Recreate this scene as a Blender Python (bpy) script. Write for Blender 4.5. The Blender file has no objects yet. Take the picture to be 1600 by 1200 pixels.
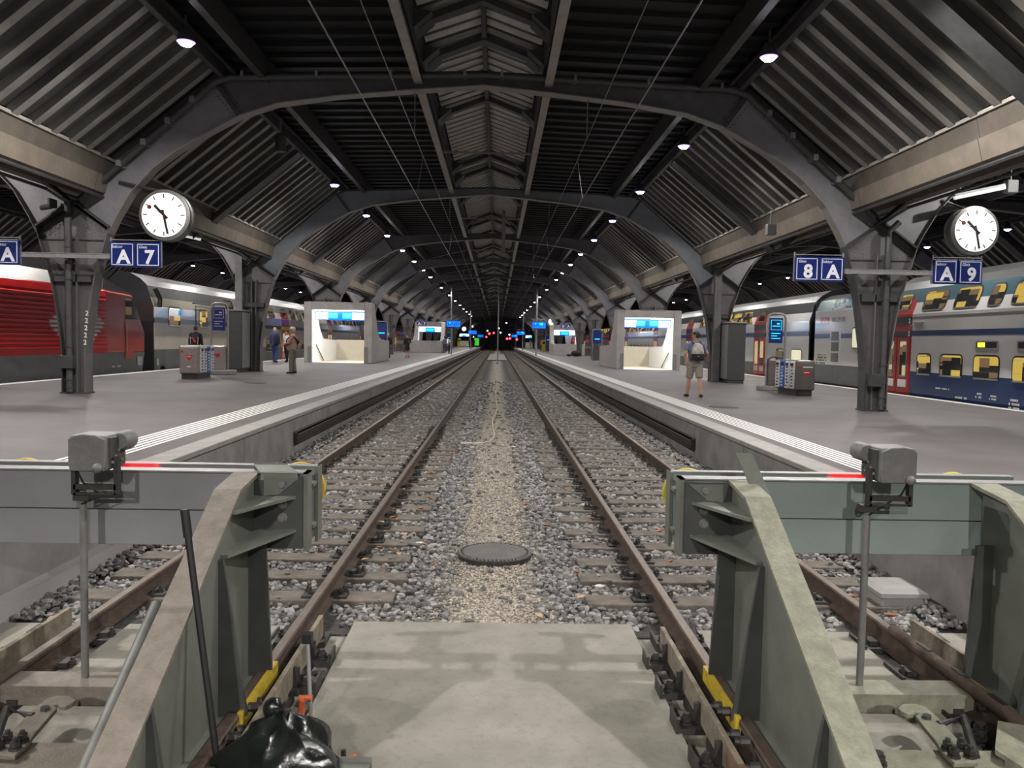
import bpy, math, random
import numpy as np
from mathutils import Vector, Matrix
random.seed(7)
PI=math.pi; R=math.radians
SC=bpy.context.scene; COL=SC.collection
V=Vector
# ---------------------------------------------------------------- scene constants (metres, z=0 platform top, y along the tracks)
XC=-0.4; HS=8.94; BAY=12.85; FY0=17.7; NF=18; TC=2.09; RAILZ=-0.56
FRY=[FY0+BAY*i for i in range(NF)]
ORD=['first','second','third','fourth','fifth','sixth','seventh','eighth','ninth','tenth','eleventh','twelfth','thirteenth','fourteenth','fifteenth','sixteenth','seventeenth','eighteenth','nineteenth','twentieth','twenty-first','twenty-second','twenty-third','twenty-fourth','twenty-fifth','twenty-sixth','twenty-seventh','twenty-eighth','twenty-ninth','thirtieth']+['thirty-'+q for q in ('first','second','third','fourth','fifth','sixth','seventh','eighth','ninth')]+['fortieth']

# ---------------------------------------------------------------- materials
def M(name,col,rough=.6,metal=0.,var=.18,scale=5.,bump=0.,spec=.5,emit=None,estr=0.,coat=0.,col2=None,detail=5.,bscale=None,dirt=0.,dcol=(.02,.018,.015),dscale=1.3):
    m=bpy.data.materials.new(name); m.use_nodes=True
    nt=m.node_tree; N=nt.nodes; L=nt.links; b=N['Principled BSDF']
    b.inputs['Roughness'].default_value=rough; b.inputs['Metallic'].default_value=metal
    b.inputs['Specular IOR Level'].default_value=spec
    if coat: b.inputs['Coat Weight'].default_value=coat; b.inputs['Coat Roughness'].default_value=.08
    c1=tuple(max(0,c*(1-var)) for c in col)+(1,); c2=tuple(min(1,c*(1+var)) for c in (col2 or col))+(1,)
    tc=N.new('ShaderNodeTexCoord')
    if var>0 or col2:
        n=N.new('ShaderNodeTexNoise'); n.inputs['Scale'].default_value=scale; n.inputs['Detail'].default_value=detail; n.inputs['Roughness'].default_value=.65
        L.new(tc.outputs['Object'],n.inputs['Vector'])
        r=N.new('ShaderNodeValToRGB'); r.color_ramp.elements[0].position=.3; r.color_ramp.elements[1].position=.7
        r.color_ramp.elements[0].color=c1; r.color_ramp.elements[1].color=c2
        L.new(n.outputs['Fac'],r.inputs['Fac']); out=r.outputs['Color']
        if dirt>0:
            n2=N.new('ShaderNodeTexNoise'); n2.inputs['Scale'].default_value=dscale; n2.inputs['Detail'].default_value=8; n2.inputs['Roughness'].default_value=.7
            L.new(tc.outputs['Object'],n2.inputs['Vector'])
            r2=N.new('ShaderNodeValToRGB'); r2.color_ramp.elements[0].position=.48; r2.color_ramp.elements[1].position=.66
            r2.color_ramp.elements[0].color=(0,0,0,1); r2.color_ramp.elements[1].color=(dirt,)*3+(1,)
            L.new(n2.outputs['Fac'],r2.inputs['Fac'])
            mx=N.new('ShaderNodeMixRGB'); mx.inputs['Color2'].default_value=tuple(dcol)+(1,)
            L.new(r2.outputs['Color'],mx.inputs['Fac']); L.new(out,mx.inputs['Color1']); out=mx.outputs['Color']
        L.new(out,b.inputs['Base Color'])
    else: b.inputs['Base Color'].default_value=tuple(col)+(1,)
    if bump>0:
        n3=N.new('ShaderNodeTexNoise'); n3.inputs['Scale'].default_value=bscale or scale*6; n3.inputs['Detail'].default_value=6
        L.new(tc.outputs['Object'],n3.inputs['Vector'])
        bp=N.new('ShaderNodeBump'); bp.inputs['Strength'].default_value=bump; bp.inputs['Distance'].default_value=.02
        L.new(n3.outputs['Fac'],bp.inputs['Height']); L.new(bp.outputs['Normal'],b.inputs['Normal'])
    if emit:
        b.inputs['Emission Color'].default_value=tuple(emit)+(1,); b.inputs['Emission Strength'].default_value=estr
    m.diffuse_color=tuple(col)+(1,)
    return m
T={}
def mk(k,*a,**kw): T[k]=M(k,*a,**kw)
mk('asphalt',(0.1032,0.09219,0.09357),.62,0,.22,.55,.12,dirt=.6,dcol=(.06,.053,.056),dscale=.35,bscale=60)
mk('coping',(0.255,0.2465,0.238),.8,0,.15,3,.2)
mk('paint_white',(.75,.75,.73),.6,0,.12,20)
mk('concrete',(.30,.29,.285),.8,0,.2,2.2,.25,dirt=.45,dcol=(.12,.115,.11),dscale=1.1)
mk('slab',(0.232,0.224,0.188),.85,0,.12,4,.35,col2=(.26,.245,.212),dirt=.45,dcol=(.13,.12,.10),dscale=16)
mk('bed',(0.08,0.0776,0.0736),.95,0,.5,28,.9,dirt=.6,dcol=(.04,.038,.035),dscale=30)
mk('earth',(.04,.04,.04),.95,0,.3,3)
mk('finegravel',(0.391,0.3485,0.2975),.95,0,.35,45,.9,dirt=.5,dcol=(.2,.19,.17),dscale=5)
mk('sleeper',(0.1275,0.1105,0.0935),.85,0,.35,7,.4,dirt=.5,dcol=(.06,.05,.045),dscale=4)
mk('rail_side',(0.085,0.0595,0.04675),.75,.3,.4,9,.2)
mk('rail_top',(0.17,0.1403,0.119),.5,.5,.2,10)
mk('iron',(.055,.052,.05),.55,.5,.3,14,.15)
mk('rust',(.17,.10,.07),.8,.2,.4,9,.2)
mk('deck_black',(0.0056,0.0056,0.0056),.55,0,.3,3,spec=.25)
mk('pan_shade',(0.084,0.0824,0.0776),.45,.15,.25,1.2,0,dirt=.35,dcol=(.05,.047,.042),dscale=.9)  # roof pans and rib sides: their shade is put into the colour
mk('panel',(0.288,0.276,0.252),.5,.1,.25,1.2,0,dirt=.35,dcol=(.09,.085,.075),dscale=.9)  # rib bottoms lighter: the light on them is put into the colour
mk('panel_edge',(.33,.315,.29),.55,0,.2,2)
mk('lantern',(0.612,0.585,0.54),.5,.1,.15,2)
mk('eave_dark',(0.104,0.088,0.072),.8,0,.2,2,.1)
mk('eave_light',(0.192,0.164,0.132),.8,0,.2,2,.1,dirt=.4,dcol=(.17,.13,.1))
mk('steel',(.27,.265,.285),.5,.1,.14,2.5,.05,dirt=.25,dcol=(.09,.085,.08),dscale=2)
mk('steel_glare',(.24,.265,.29),.5,.1,.14,2.5,.05)  # second arch: slight blue of a lens reflection mixed into the steel
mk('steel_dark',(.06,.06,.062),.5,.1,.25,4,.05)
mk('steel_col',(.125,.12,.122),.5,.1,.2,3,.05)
mk('flange',(0.272,0.255,0.2338),.55,.1,.2,3)
mk('pipe',(.07,.07,.07),.5,.1,.2,5)
mk('galv',(0.306,0.306,0.306),.45,.4,.15,8)
mk('wire',(.30,.30,.30),.4,.6,.05,5)
mk('lens',(1,1,1),.3,0,0,emit=(.93,.9,1.),estr=60)
mk('halo_ring',(.25,.22,.5),.3,.2,0,emit=(.35,.22,1.),estr=2.5)
mk('clock_body',(.20,.20,.19),.4,.5,.1,6)
mk('clock_face',(.85,.85,.82),.5,0,0,emit=(1,1,.97),estr=.85)
mk('black',(.012,.012,.012),.5,0,0)
mk('red_dark',(.18,.01,.012),.5,0,0)
mk('sign_blue',(.007,.018,.12),.35,0,.1,3,emit=(.01,.03,.3),estr=.05)
mk('sign_white',(.6,.6,.62),.5,0,0,emit=(.9,.92,1.),estr=.12)
mk('screen_blue',(.01,.05,.4),.3,0,.1,8,emit=(.0,.12,.95),estr=1.6)
mk('screen_cyan',(.05,.4,.5),.3,0,0,emit=(.0,.55,.85),estr=1.8)
mk('screen_white',(.8,.85,.9),.3,0,0,emit=(.9,.93,1.),estr=2.2)
mk('tube_dim',(.8,.8,.8),.4,0,0,emit=(1.,.98,.93),estr=.45)  # faint glow put in to lighten the shaded tubes
mk('tube_light',(1,1,1),.4,0,0,emit=(1.,.98,.9),estr=14)
mk('buffer_lit_grey',(0.2517,0.2517,0.2707),.6,0,.12,3,.08,dirt=.3,dcol=(.17,.17,.17),dscale=6)  # left beam: same paint as right, cast of the light in the colour
mk('buffer_lit_green',(.25,.305,.29),.55,0,.14,3,.08,dirt=.3,dcol=(.14,.17,.16),dscale=6)  # right beam: same paint, its own cast of light in the colour
mk('strut_tan',(0.176,0.1531,0.1276),.65,0,.28,11,.35,dirt=.75,dcol=(.17,.145,.115),dscale=9)
mk('strut_green',(0.22,0.2244,0.1672),.65,0,.28,11,.35,dirt=.75,dcol=(.17,.17,.12),dscale=9)  # right buffer stop's strut, greener than the left one
mk('web_green',(.145,.155,.135),.55,.1,.18,3,.06,dirt=.3,dcol=(.1,.1,.09),dscale=5)
mk('web_dark',(.06,.063,.06),.5,.1,.25,4,.06)
mk('yellow',(.50,.36,.03),.55,0,.25,8,.15,dirt=.6,dcol=(.2,.12,.03),dscale=9)
mk('yellow_lime',(.48,.43,.03),.55,0,.25,8,.15,dirt=.5,dcol=(.2,.16,.03),dscale=9)
mk('guard',(.22,.19,.14),.7,.1,.35,9,.2,dirt=.6,dcol=(.07,.06,.05),dscale=7)
mk('signal_grey',(0.1804,0.1804,0.1734),.55,.1,.2,9,.12,dirt=.35,dcol=(.15,.14,.13),dscale=10)
mk('red_lens',(.6,.01,.01),.25,0,0,emit=(1,.01,.02),estr=4)
mk('bag',(.008,.010,.009),.22,0,.4,6,.25,bscale=14)
mk('orange',(.6,.13,.05),.5,0,.1,6)
mk('leaf',(.32,.13,.05),.8,0,.5,30)
mk('paper',(.7,.7,.68),.8,0,.1,9)
mk('cable',(.50,.45,.38),.7,0,.15,9)
mk('leaf_pale',(.42,.30,.2),.8,0,.4,30)
# trains
mk('t_red_shade',(0.414,0.0069,0.01035),.35,0,.06,2)  # behind the louvres: recess shadow painted in as a darker red
mk('t_red',(0.77,0.0154,0.0198),.28,0,.06,2,coat=.6)
mk('t_red_dull',(.42,.045,.035),.35,0,.1,2,coat=.3)
mk('t_grey',(.12,.125,.125),.5,.1,.15,4)
mk('t_roof',(0.06545,0.06545,0.06545),.45,.3,.15,2)
mk('t_roof_panel',(0.18,0.1725,0.165),.45,.2,.12,2)
mk('t_white',(.56,.555,.54),.3,0,.05,1.5,coat=.4)
mk('t_cream',(.47,.43,.35),.3,0,.06,1.5,coat=.4)
mk('t_navy',(.012,.035,.12),.28,0,.1,2,coat=.5)
mk('t_stripe',(.03,.045,.16),.3,0,.08,2)
mk('t_teal',(.05,.11,.145),.25,0,.1,2,coat=.5)
mk('t_dark',(.022,.023,.026),.35,0,.2,3,coat=.2)
mk('t_black',(.007,.007,.007),.6,0,.2,3)
mk('t_door',(.35,.015,.015),.3,0,.08,2,coat=.4)
mk('t_orange',(.55,.11,.03),.35,0,.08,2)
mk('t_silver',(.45,.45,.45),.35,.7,.1,9)
mk('t_yellow',(.62,.48,.02),.5,0,.05,9)
mk('gasket',(.012,.012,.013),.5,0,0)
mk('led_yellow',(.5,.4,0),.4,0,0,emit=(1,.75,.02),estr=2.5)
# street furniture
mk('cab_light',(.22,.22,.22),.5,.2,.1,5)
mk('cab_dark',(.065,.065,.068),.5,.2,.1,5)
mk('steel_brushed',(.40,.37,.36),.35,.6,.12,14)
mk('steel_brushed_dark',(.19,.175,.165),.35,.5,.12,14)
mk('heart',(.55,.015,.02),.4,0,0)
mk('bin_blue',(.02,.11,.42),.45,0,.3,14)
mk('bin_white',(.62,.62,.63),.5,0,.25,14)
mk('subway_con',(0.369,0.3465,0.333),.75,0,.12,1.6,.15,dirt=.3,dcol=(.27,.25,.24))
mk('subway_in',(.62,.58,.45),.7,0,.06,2)
mk('subway_white',(.85,.85,.84),.6,0,.03,2)
# people
def cm(k,c,r=.8,v=.2,s=18,**kw): mk(k,c,r,0,v,s,**kw)
cm('skin',(.46,.24,.17),.55,.1); cm('skin_pale',(.55,.33,.25),.55,.1)
cm('hair_dark',(.02,.014,.012),.6,.4,40); cm('hair_grey',(.45,.44,.43),.7,.3,40)
cm('c_navy',(.035,.05,.15)); cm('c_slate',(.12,.15,.25)); cm('c_black',(.012,.012,.014)); cm('c_brown',(.33,.18,.14),.8,.45,9)
cm('c_olive',(.13,.14,.10)); cm('c_khaki',(.25,.22,.19)); cm('c_white',(.6,.6,.6)); cm('c_red',(.45,.02,.04)); cm('c_grey',(.20,.20,.20)); cm('c_cap',(.55,.45,.43)); cm('c_pack',(.33,.31,.28),.8,.5,9); cm('c_pale',(.5,.53,.6)); cm('c_darkgrey',(.05,.05,.055)); cm('c_orange',(.6,.14,.04))

def window_mat(name,glow,strength,base=(.02,.021,.022),lo=.45,sc=3.,seed=0.):
    """train window: dark glossy glass, warm lit saloon showing in blocks behind it"""
    m=bpy.data.materials.new(name); m.use_nodes=True; nt=m.node_tree; N=nt.nodes; L=nt.links; b=N['Principled BSDF']
    b.inputs['Base Color'].default_value=base+(1,); b.inputs['Roughness'].default_value=.08; b.inputs['Specular IOR Level'].default_value=.6
    tc=N.new('ShaderNodeTexCoord'); so=N.new('ShaderNodeSeparateXYZ'); sg=N.new('ShaderNodeSeparateXYZ'); L.new(tc.outputs['Object'],so.inputs[0]); L.new(tc.outputs['Generated'],sg.inputs[0])
    def mt(op,a,b_=None):
        n=N.new('ShaderNodeMath'); n.operation=op
        for i,q in enumerate((a,b_)):
            if q is None: continue
            if isinstance(q,(int,float)): n.inputs[i].default_value=q
            else: L.new(q,n.inputs[i])
        return n.outputs[0]
    cy=mt('FLOOR',mt('MULTIPLY',mt('ADD',so.outputs[1],seed),sc)); cz=mt('FLOOR',mt('MULTIPLY',sg.outputs[2],3.3)); cb=N.new('ShaderNodeCombineXYZ'); L.new(cy,cb.inputs[0]); L.new(cz,cb.inputs[1])
    wn=N.new('ShaderNodeTexWhiteNoise'); L.new(cb.outputs[0],wn.inputs['Vector'])
    val=mt('ADD',mt('MULTIPLY',wn.outputs['Value'],.62),mt('MULTIPLY',sg.outputs[2],.42))
    r=N.new('ShaderNodeValToRGB'); r.color_ramp.interpolation='CONSTANT'; r.color_ramp.elements[0].color=(.004,.004,.004,1); r.color_ramp.elements[1].position=lo
    r.color_ramp.elements[1].color=(.16,.10,.05,1); e=r.color_ramp.elements.new(lo+.17); e.color=tuple(glow)+(1,); e=r.color_ramp.elements.new(.96); e.color=(.35,.32,.25,1)
    L.new(val,r.inputs['Fac']); L.new(r.outputs['Color'],b.inputs['Emission Color']); b.inputs['Emission Strength'].default_value=strength
    return m
T['win_lit']=window_mat('win_lit',(.55,.38,.07),.8,lo=.42,sc=2.3)
T['win_dim']=window_mat('win_dim',(.16,.12,.07),.5,lo=.6,sc=2.,seed=4)
T['win_pale']=window_mat('win_pale',(.7,.68,.45),.8,lo=.05,sc=.8,seed=2)
T['win_door']=window_mat('win_door',(.55,.42,.22),.7,lo=.3,sc=1.6,seed=7)

def panel_joint(k,period,axis,w=.012,col=(.05,.05,.05)):
    """dark panel joints every PERIOD metres, on top of material k"""
    m=T[k]; nt=m.node_tree; N=nt.nodes; L=nt.links; b=N['Principled BSDF']
    src=b.inputs['Base Color'].links[0].from_socket
    tc=N.new('ShaderNodeTexCoord'); sp=N.new('ShaderNodeSeparateXYZ'); L.new(tc.outputs['Object'],sp.inputs[0])
    d=N.new('ShaderNodeMath'); d.operation='PINGPONG'; d.inputs[1].default_value=period/2; L.new(sp.outputs[axis],d.inputs[0])
    lt=N.new('ShaderNodeMath'); lt.operation='LESS_THAN'; lt.inputs[1].default_value=w; L.new(d.outputs[0],lt.inputs[0])
    mx=N.new('ShaderNodeMixRGB'); mx.inputs['Color2'].default_value=tuple(col)+(1,)
    L.new(lt.outputs[0],mx.inputs['Fac']); L.new(src,mx.inputs['Color1']); L.new(mx.outputs['Color'],b.inputs['Base Color'])
mk('wallconc',(0.221,0.2125,0.2082),.8,0,.25,1.8,.2,dirt=.5,dcol=(.13,.125,.12),dscale=.8)
panel_joint('wallconc',2.9,'Y'); panel_joint('eave_light',4.3,'Y',.01); panel_joint('eave_dark',4.3,'Y',.01); panel_joint('coping',2.9,'Y',.008,(.14,.14,.14))
panel_joint('t_roof_panel',.62,'Y',.018,(.2,.19,.18))
def gravel_path():
    m=T['bed']; nt=m.node_tree; N=nt.nodes; L=nt.links; b=N['Principled BSDF']; src=b.inputs['Base Color'].links[0].from_socket
    tc=N.new('ShaderNodeTexCoord'); sp=N.new('ShaderNodeSeparateXYZ'); L.new(tc.outputs['Object'],sp.inputs[0])
    ab=N.new('ShaderNodeMath'); ab.operation='ABSOLUTE'; L.new(sp.outputs[0],ab.inputs[0])
    n=N.new('ShaderNodeTexNoise'); n.inputs['Scale'].default_value=3.5; n.inputs['Detail'].default_value=6; L.new(tc.outputs['Object'],n.inputs['Vector'])
    ad=N.new('ShaderNodeMath'); ad.operation='MULTIPLY_ADD'; ad.inputs[1].default_value=.7; L.new(n.outputs['Fac'],ad.inputs[0]); L.new(ab.outputs[0],ad.inputs[2])
    mr=N.new('ShaderNodeMapRange'); mr.inputs[1].default_value=.55; mr.inputs[2].default_value=.95; mr.inputs[3].default_value=1; mr.inputs[4].default_value=0; L.new(ad.outputs[0],mr.inputs[0])
    n2=N.new('ShaderNodeTexNoise'); n2.inputs['Scale'].default_value=50; L.new(tc.outputs['Object'],n2.inputs['Vector']); r=N.new('ShaderNodeValToRGB'); r.color_ramp.elements[0].position=.35; r.color_ramp.elements[0].color=(.20,.18,.15,1); r.color_ramp.elements[1].position=.65; r.color_ramp.elements[1].color=(.50,.45,.38,1); L.new(n2.outputs['Fac'],r.inputs['Fac'])
    mx=N.new('ShaderNodeMixRGB'); L.new(mr.outputs[0],mx.inputs['Fac']); L.new(src,mx.inputs['Color1']); L.new(r.outputs['Color'],mx.inputs['Color2']); L.new(mx.outputs['Color'],b.inputs['Base Color'])
gravel_path()
def stone_mat(name,a,b2,c):
    m=bpy.data.materials.new(name); m.use_nodes=True; nt=m.node_tree; N=nt.nodes; L=nt.links; b=N['Principled BSDF']; b.inputs['Roughness'].default_value=.8
    g=N.new('ShaderNodeNewGeometry'); r=N.new('ShaderNodeValToRGB'); E=r.color_ramp.elements
    E[0].color=a+(1,); E[1].color=c+(1,); e=E.new(.6); e.color=b2+(1,)
    L.new(g.outputs['Random Per Island'],r.inputs['Fac']); L.new(r.outputs['Color'],b.inputs['Base Color']); return m
T['stone']=stone_mat('stone',(.075,.073,.072),(.19,.186,.186),(.37,.355,.34)); T['stone_fine']=stone_mat('stone_fine',(.20,.18,.15),(.35,.31,.26),(.5,.45,.38))

# ---------------------------------------------------------------- object helpers
W={}
def setp(o,label=None,cat=None,group=None,kind=None):
    if label: o['label']=label
    if cat: o['category']=cat
    if group: o['group']=group
    if kind: o['kind']=kind
    return o
def thing(name,label,cat,loc=(0,0,0),group=None):
    o=bpy.data.objects.new(name,None); COL.objects.link(o); o.location=loc; o.empty_display_size=.1; W[o]=V(loc)
    return setp(o,label,cat,group)
def attach(o,parent):
    if parent is not None: o.parent=parent; o.location=-W[parent]
    W[o]=V((0,0,0)); return o
def copy_tree(o,parent=None):
    c=o.copy(); COL.objects.link(c)
    if parent is not None: c.parent=parent
    for ch in o.children: copy_tree(ch,c)
    return c
class MB:
    def __init__(s): s.v=[]; s.f=[]; s.m=[]; s.mi=0
    def add(s,vs,fs):
        k=len(s.v); s.v+=[tuple(p) for p in vs]; s.f+=[tuple(i+k for i in f) for f in fs]; s.m+=[s.mi]*len(fs); return s
    def box(s,x0,x1,y0,y1,z0,z1):
        x0,x1=min(x0,x1),max(x0,x1); y0,y1=min(y0,y1),max(y0,y1); z0,z1=min(z0,z1),max(z0,z1)
        return s.add([(x0,y0,z0),(x1,y0,z0),(x1,y1,z0),(x0,y1,z0),(x0,y0,z1),(x1,y0,z1),(x1,y1,z1),(x0,y1,z1)],
            [(3,2,1,0),(4,5,6,7),(0,1,5,4),(1,2,6,5),(2,3,7,6),(3,0,4,7)])
    def beam(s,p0,p1,w,h,up=(0,0,1)):
        p0,p1=V(p0),V(p1); d=(p1-p0).normalized(); u=V(up); sd=d.cross(u).normalized(); u=sd.cross(d)
        a=sd*w/2; b=u*h/2
        return s.add([p0-a-b,p0+a-b,p0+a+b,p0-a+b,p1-a-b,p1+a-b,p1+a+b,p1-a+b],[(0,1,2,3),(7,6,5,4),(0,4,5,1),(1,5,6,2),(2,6,7,3),(3,7,4,0)])
    def prism(s,poly,fn,t0,t1):
        n=len(poly); return s.add([fn(a,b,t0) for a,b in poly]+[fn(a,b,t1) for a,b in poly],
            [tuple(range(n))[::-1],tuple(range(n,2*n))]+[(i,(i+1)%n,(i+1)%n+n,i+n) for i in range(n)])
    def xz(s,poly,y0,y1): return s.prism(poly,lambda a,b,t:(a,t,b),y1,y0) if True else s
    def yz(s,poly,x0,x1): return s.prism(poly,lambda a,b,t:(t,a,b),x0,x1)
    def xy(s,poly,z0,z1): return s.prism(poly,lambda a,b,t:(a,b,t),z0,z1)
    def ring(s,c,ax,r,n,r2=None,up=None):
        ax=V(ax).normalized(); u=V(up) if up else (V((0,0,1)) if abs(ax.z)<.9 else V((0,1,0))); a=ax.cross(u).normalized(); b=a.cross(ax)
        r2=r if r2 is None else r2
        return [V(c)+a*(r*math.cos(2*PI*i/n))+b*(r2*math.sin(2*PI*i/n)) for i in range(n)]
    def loft(s,rings,caps=True):
        n=len(rings[0]); vs=[p for r in rings for p in r]; fs=[]
        for k in range(len(rings)-1):
            for i in range(n): a=k*n+i; b=k*n+(i+1)%n; fs.append((a,b,b+n,a+n))
        if caps: fs.append(tuple(range(n))[::-1]); fs.append(tuple(range((len(rings)-1)*n,len(rings)*n)))
        return s.add(vs,fs)
    def tube(s,pts,r,n=8,up=None):
        pts=[V(p) for p in pts]; rs=r if isinstance(r,(list,tuple)) else [r]*len(pts); rg=[]; a=None
        for i,p in enumerate(pts):
            d=(pts[min(i+1,len(pts)-1)]-pts[max(i-1,0)])
            d=d.normalized(); rr=rs[i]; r1,r2=rr if isinstance(rr,tuple) else (rr,rr)
            if a is None: u=V(up) if up else (V((0,0,1)) if abs(d.z)<.9 else V((0,1,0))); a=d.cross(u)
            a=(a-d*a.dot(d)).normalized(); b=a.cross(d)
            rg.append([p+a*(r1*math.cos(2*PI*k/n))+b*(r2*math.sin(2*PI*k/n)) for k in range(n)])
        return s.loft(rg)
    def lathe(s,prof,o,ax=(0,0,1),n=16):
        ax=V(ax).normalized(); return s.loft([s.ring(V(o)+ax*h,ax,max(r,1e-4),n) for r,h in prof])
    def ball(s,c,r,n=10,sc=(1,1,1)):
        rg=[]
        for k in range(1,n): 
            t=PI*k/n; rg.append([V((c[0]+sc[0]*r*math.sin(t)*math.cos(2*PI*i/n),c[1]+sc[1]*r*math.sin(t)*math.sin(2*PI*i/n),c[2]-sc[2]*r*math.cos(t))) for i in range(n)])
        return s.loft(rg)
    def build(s,name,mat,parent=None,smooth=False,bevel=0,kind=None):
        me=bpy.data.meshes.new(name); me.from_pydata(s.v,[],s.f)
        ms=mat if isinstance(mat,(list,tuple)) else [mat]
        for m in ms: me.materials.append(T[m] if isinstance(m,str) else m)
        if len(ms)>1: me.polygons.foreach_set('material_index',s.m)
        if smooth:
            me.polygons.foreach_set('use_smooth',[True]*len(me.polygons))
            try: me.set_sharp_from_angle(angle=R(40))
            except Exception: pass
        me.update()
        o=bpy.data.objects.new(name,me); COL.objects.link(o); attach(o,parent)
        if bevel: md=o.modifiers.new('bevel','BEVEL'); md.width=bevel; md.segments=2; md.limit_method='ANGLE'
        if kind: o['kind']=kind
        return o
def B(name,mat,parent,*box,**kw): return MB().box(*box).build(name,mat,parent,**kw)
# ---------------------------------------------------------------- lettering (glyph outlines made once, before the scene grows)
GL={}
def glyphs(txt,bold=0.):
    k=(txt,bold)
    if k in GL: return GL[k]
    cu=bpy.data.curves.new('lettering','FONT'); cu.body=txt; cu.size=1; cu.align_x='CENTER'; cu.align_y='CENTER'; cu.offset=bold; cu.resolution_u=3
    ob=bpy.data.objects.new('lettering',cu); COL.objects.link(ob); dg=bpy.context.evaluated_depsgraph_get()
    me=bpy.data.meshes.new_from_object(ob.evaluated_get(dg)); GL[k]=([tuple(v.co) for v in me.vertices],[tuple(p.vertices) for p in me.polygons])
    bpy.data.objects.remove(ob); bpy.data.curves.remove(cu); bpy.data.meshes.remove(me); return GL[k]
for t_,b_ in (('A',.035),('7',.035),('8',.035),('9',.035),('Sektor',.01),('Gleis',.01),('SBB CFF FFS',.02),('2',.02),('SBB',.02),('A 7',.03),('8 A',.03),('178',.02),('Recycling',.01),('Zürich HB',0.)): glyphs(t_,b_)
def text(mb,txt,size,o,xd,yd,bold=.02,lift=.004):
    vs,fs=glyphs(txt,bold); o,xd,yd=V(o),V(xd),V(yd); n=xd.cross(yd)
    return mb.add([o+xd*(v[0]*size)+yd*(v[1]*size)+n*lift for v in vs],fs)
# ================================================================ SETTING: ground, platforms, track bed
YE=FRY[-1]+BAY*.5
B('floor','earth',None,-60,60,-14,240,-1.0,-.86,kind='structure')
# track bed between the platforms
def trackbed():
    b=MB(); b.box(-3.72,3.72,5.68,YE+20,-.86,-.745); return b.build('floor','bed',None,kind='structure')
trackbed()
def slab():
    b=MB(); b.box(-3.70,-3.0,-1,5.72,-.86,-.70); b.box(-2.66,-1.52,-1,5.72,-.86,-.70); b.box(-1.03,1.04,-1,5.80,-.86,-.69); b.box(1.52,2.66,-1,5.72,-.86,-.70); b.box(3.0,3.70,-1,5.72,-.86,-.70)
    b.box(-3.0,-2.66,-1,5.7,-.86,-.76); b.box(-1.52,-1.03,-1,5.7,-.86,-.76); b.box(1.04,1.52,-1,5.7,-.86,-.76); b.box(2.66,3.0,-1,5.7,-.86,-.76)
    return b.build('floor','slab',None,kind='structure')
slab()
def platform(sx,poly,edge,name):
    p=MB().xz([(sx*x,z) for x,z in poly],3.2 if 0 else -6,YE+18).build(name,['asphalt'],None,kind='structure')
    wall=MB().box(sx*3.70,sx*3.90,-6,YE+18,-.86,-.02).build('wall_panel','wallconc',p)
    cop=MB().box(sx*3.66,sx*4.0,-6,YE+18,-.06,.012).build('coping','coping',p,bevel=.012)
    t=MB()
    x0,x1=(4.35,4.90) if sx<0 else (4.20,4.70)
    for i in range(6):
        w=(x1-x0)/6; a=x0+i*w+.012; z=lambda x:max(0,.0300*(x-4.5)) if sx<0 else 0.
        t.add([(sx*a,5.2,z(a)+.006),(sx*(a+w*.55),5.2,z(a+w*.55)+.006),(sx*(a+w*.55),YE+18,z(a+w*.55)+.006),(sx*a,YE+18,z(a)+.006)],[(0,1,2,3)])
    t.build('tactile_strip','paint_white',p)
    zt=poly[3][1] if sx<0 else 0
    MB().box(sx*(edge-.28),sx*(edge-.12),-6,YE+18,zt-.01,zt+.006).build('edge_line','paint_white',p)
    MB().box(sx*(edge-.10),sx*edge,-6,YE+18,zt-.2,zt+.008).build('coping','coping',p)
    return p
PL=platform(-1,[(3.74,-.86),(3.74,0),(4.5,0),(7.5,.09),(12.75,.09),(12.75,-.86)],12.75,'platform')
for x0,x1 in ((-31,-16.4),(16.3,31)): B('platform','asphalt',None,x0,x1,-6,YE,-.86,0.,kind='structure')
PR=platform(1,[(3.74,-.86),(3.74,0),(4.5,0),(7.5,.0),(12.55,.0),(12.55,-.86)],12.55,'platform')
def gz(x): return 0.09 if x<-7.5 else (max(0,.03*(-x-4.5)) if x<0 else 0.)
# painted cross lines on the asphalt
# cable ducts fixed along both platform walls
for sx,nm in ((-1,'left'),(1,'right')):
    d=thing('cable_duct','dark steel cable duct running along the platform wall beside the %s track'%nm,'cable duct',(sx*3.63,14.4,-.4),'cable ducts on the platform walls')
    b=MB(); b.box(sx*3.60,sx*3.70,14.4,YE,-.33,-.305); b.box(sx*3.60,sx*3.615,14.4,YE,-.36,-.305); b.build('cover','rail_top',d)
    B('trough','iron',d,sx*3.63,sx*3.70,14.4,YE,-.47,-.33); B('lower_rail','iron',d,sx*3.60,sx*3.70,14.4,YE,-.50,-.47)
    k=thing('kerb_beam','low grimy concrete kerb along the foot of the %s platform wall near the buffer stop'%nm,'kerb',(sx*3.6,4,-.7))
    MB().xz([(sx*3.70,-.74),(sx*3.70,-.56),(sx*3.60,-.58),(sx*3.57,-.74)],2.,8.2 if sx<0 else 5.0).build('kerb_stone','concrete',k)

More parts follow.
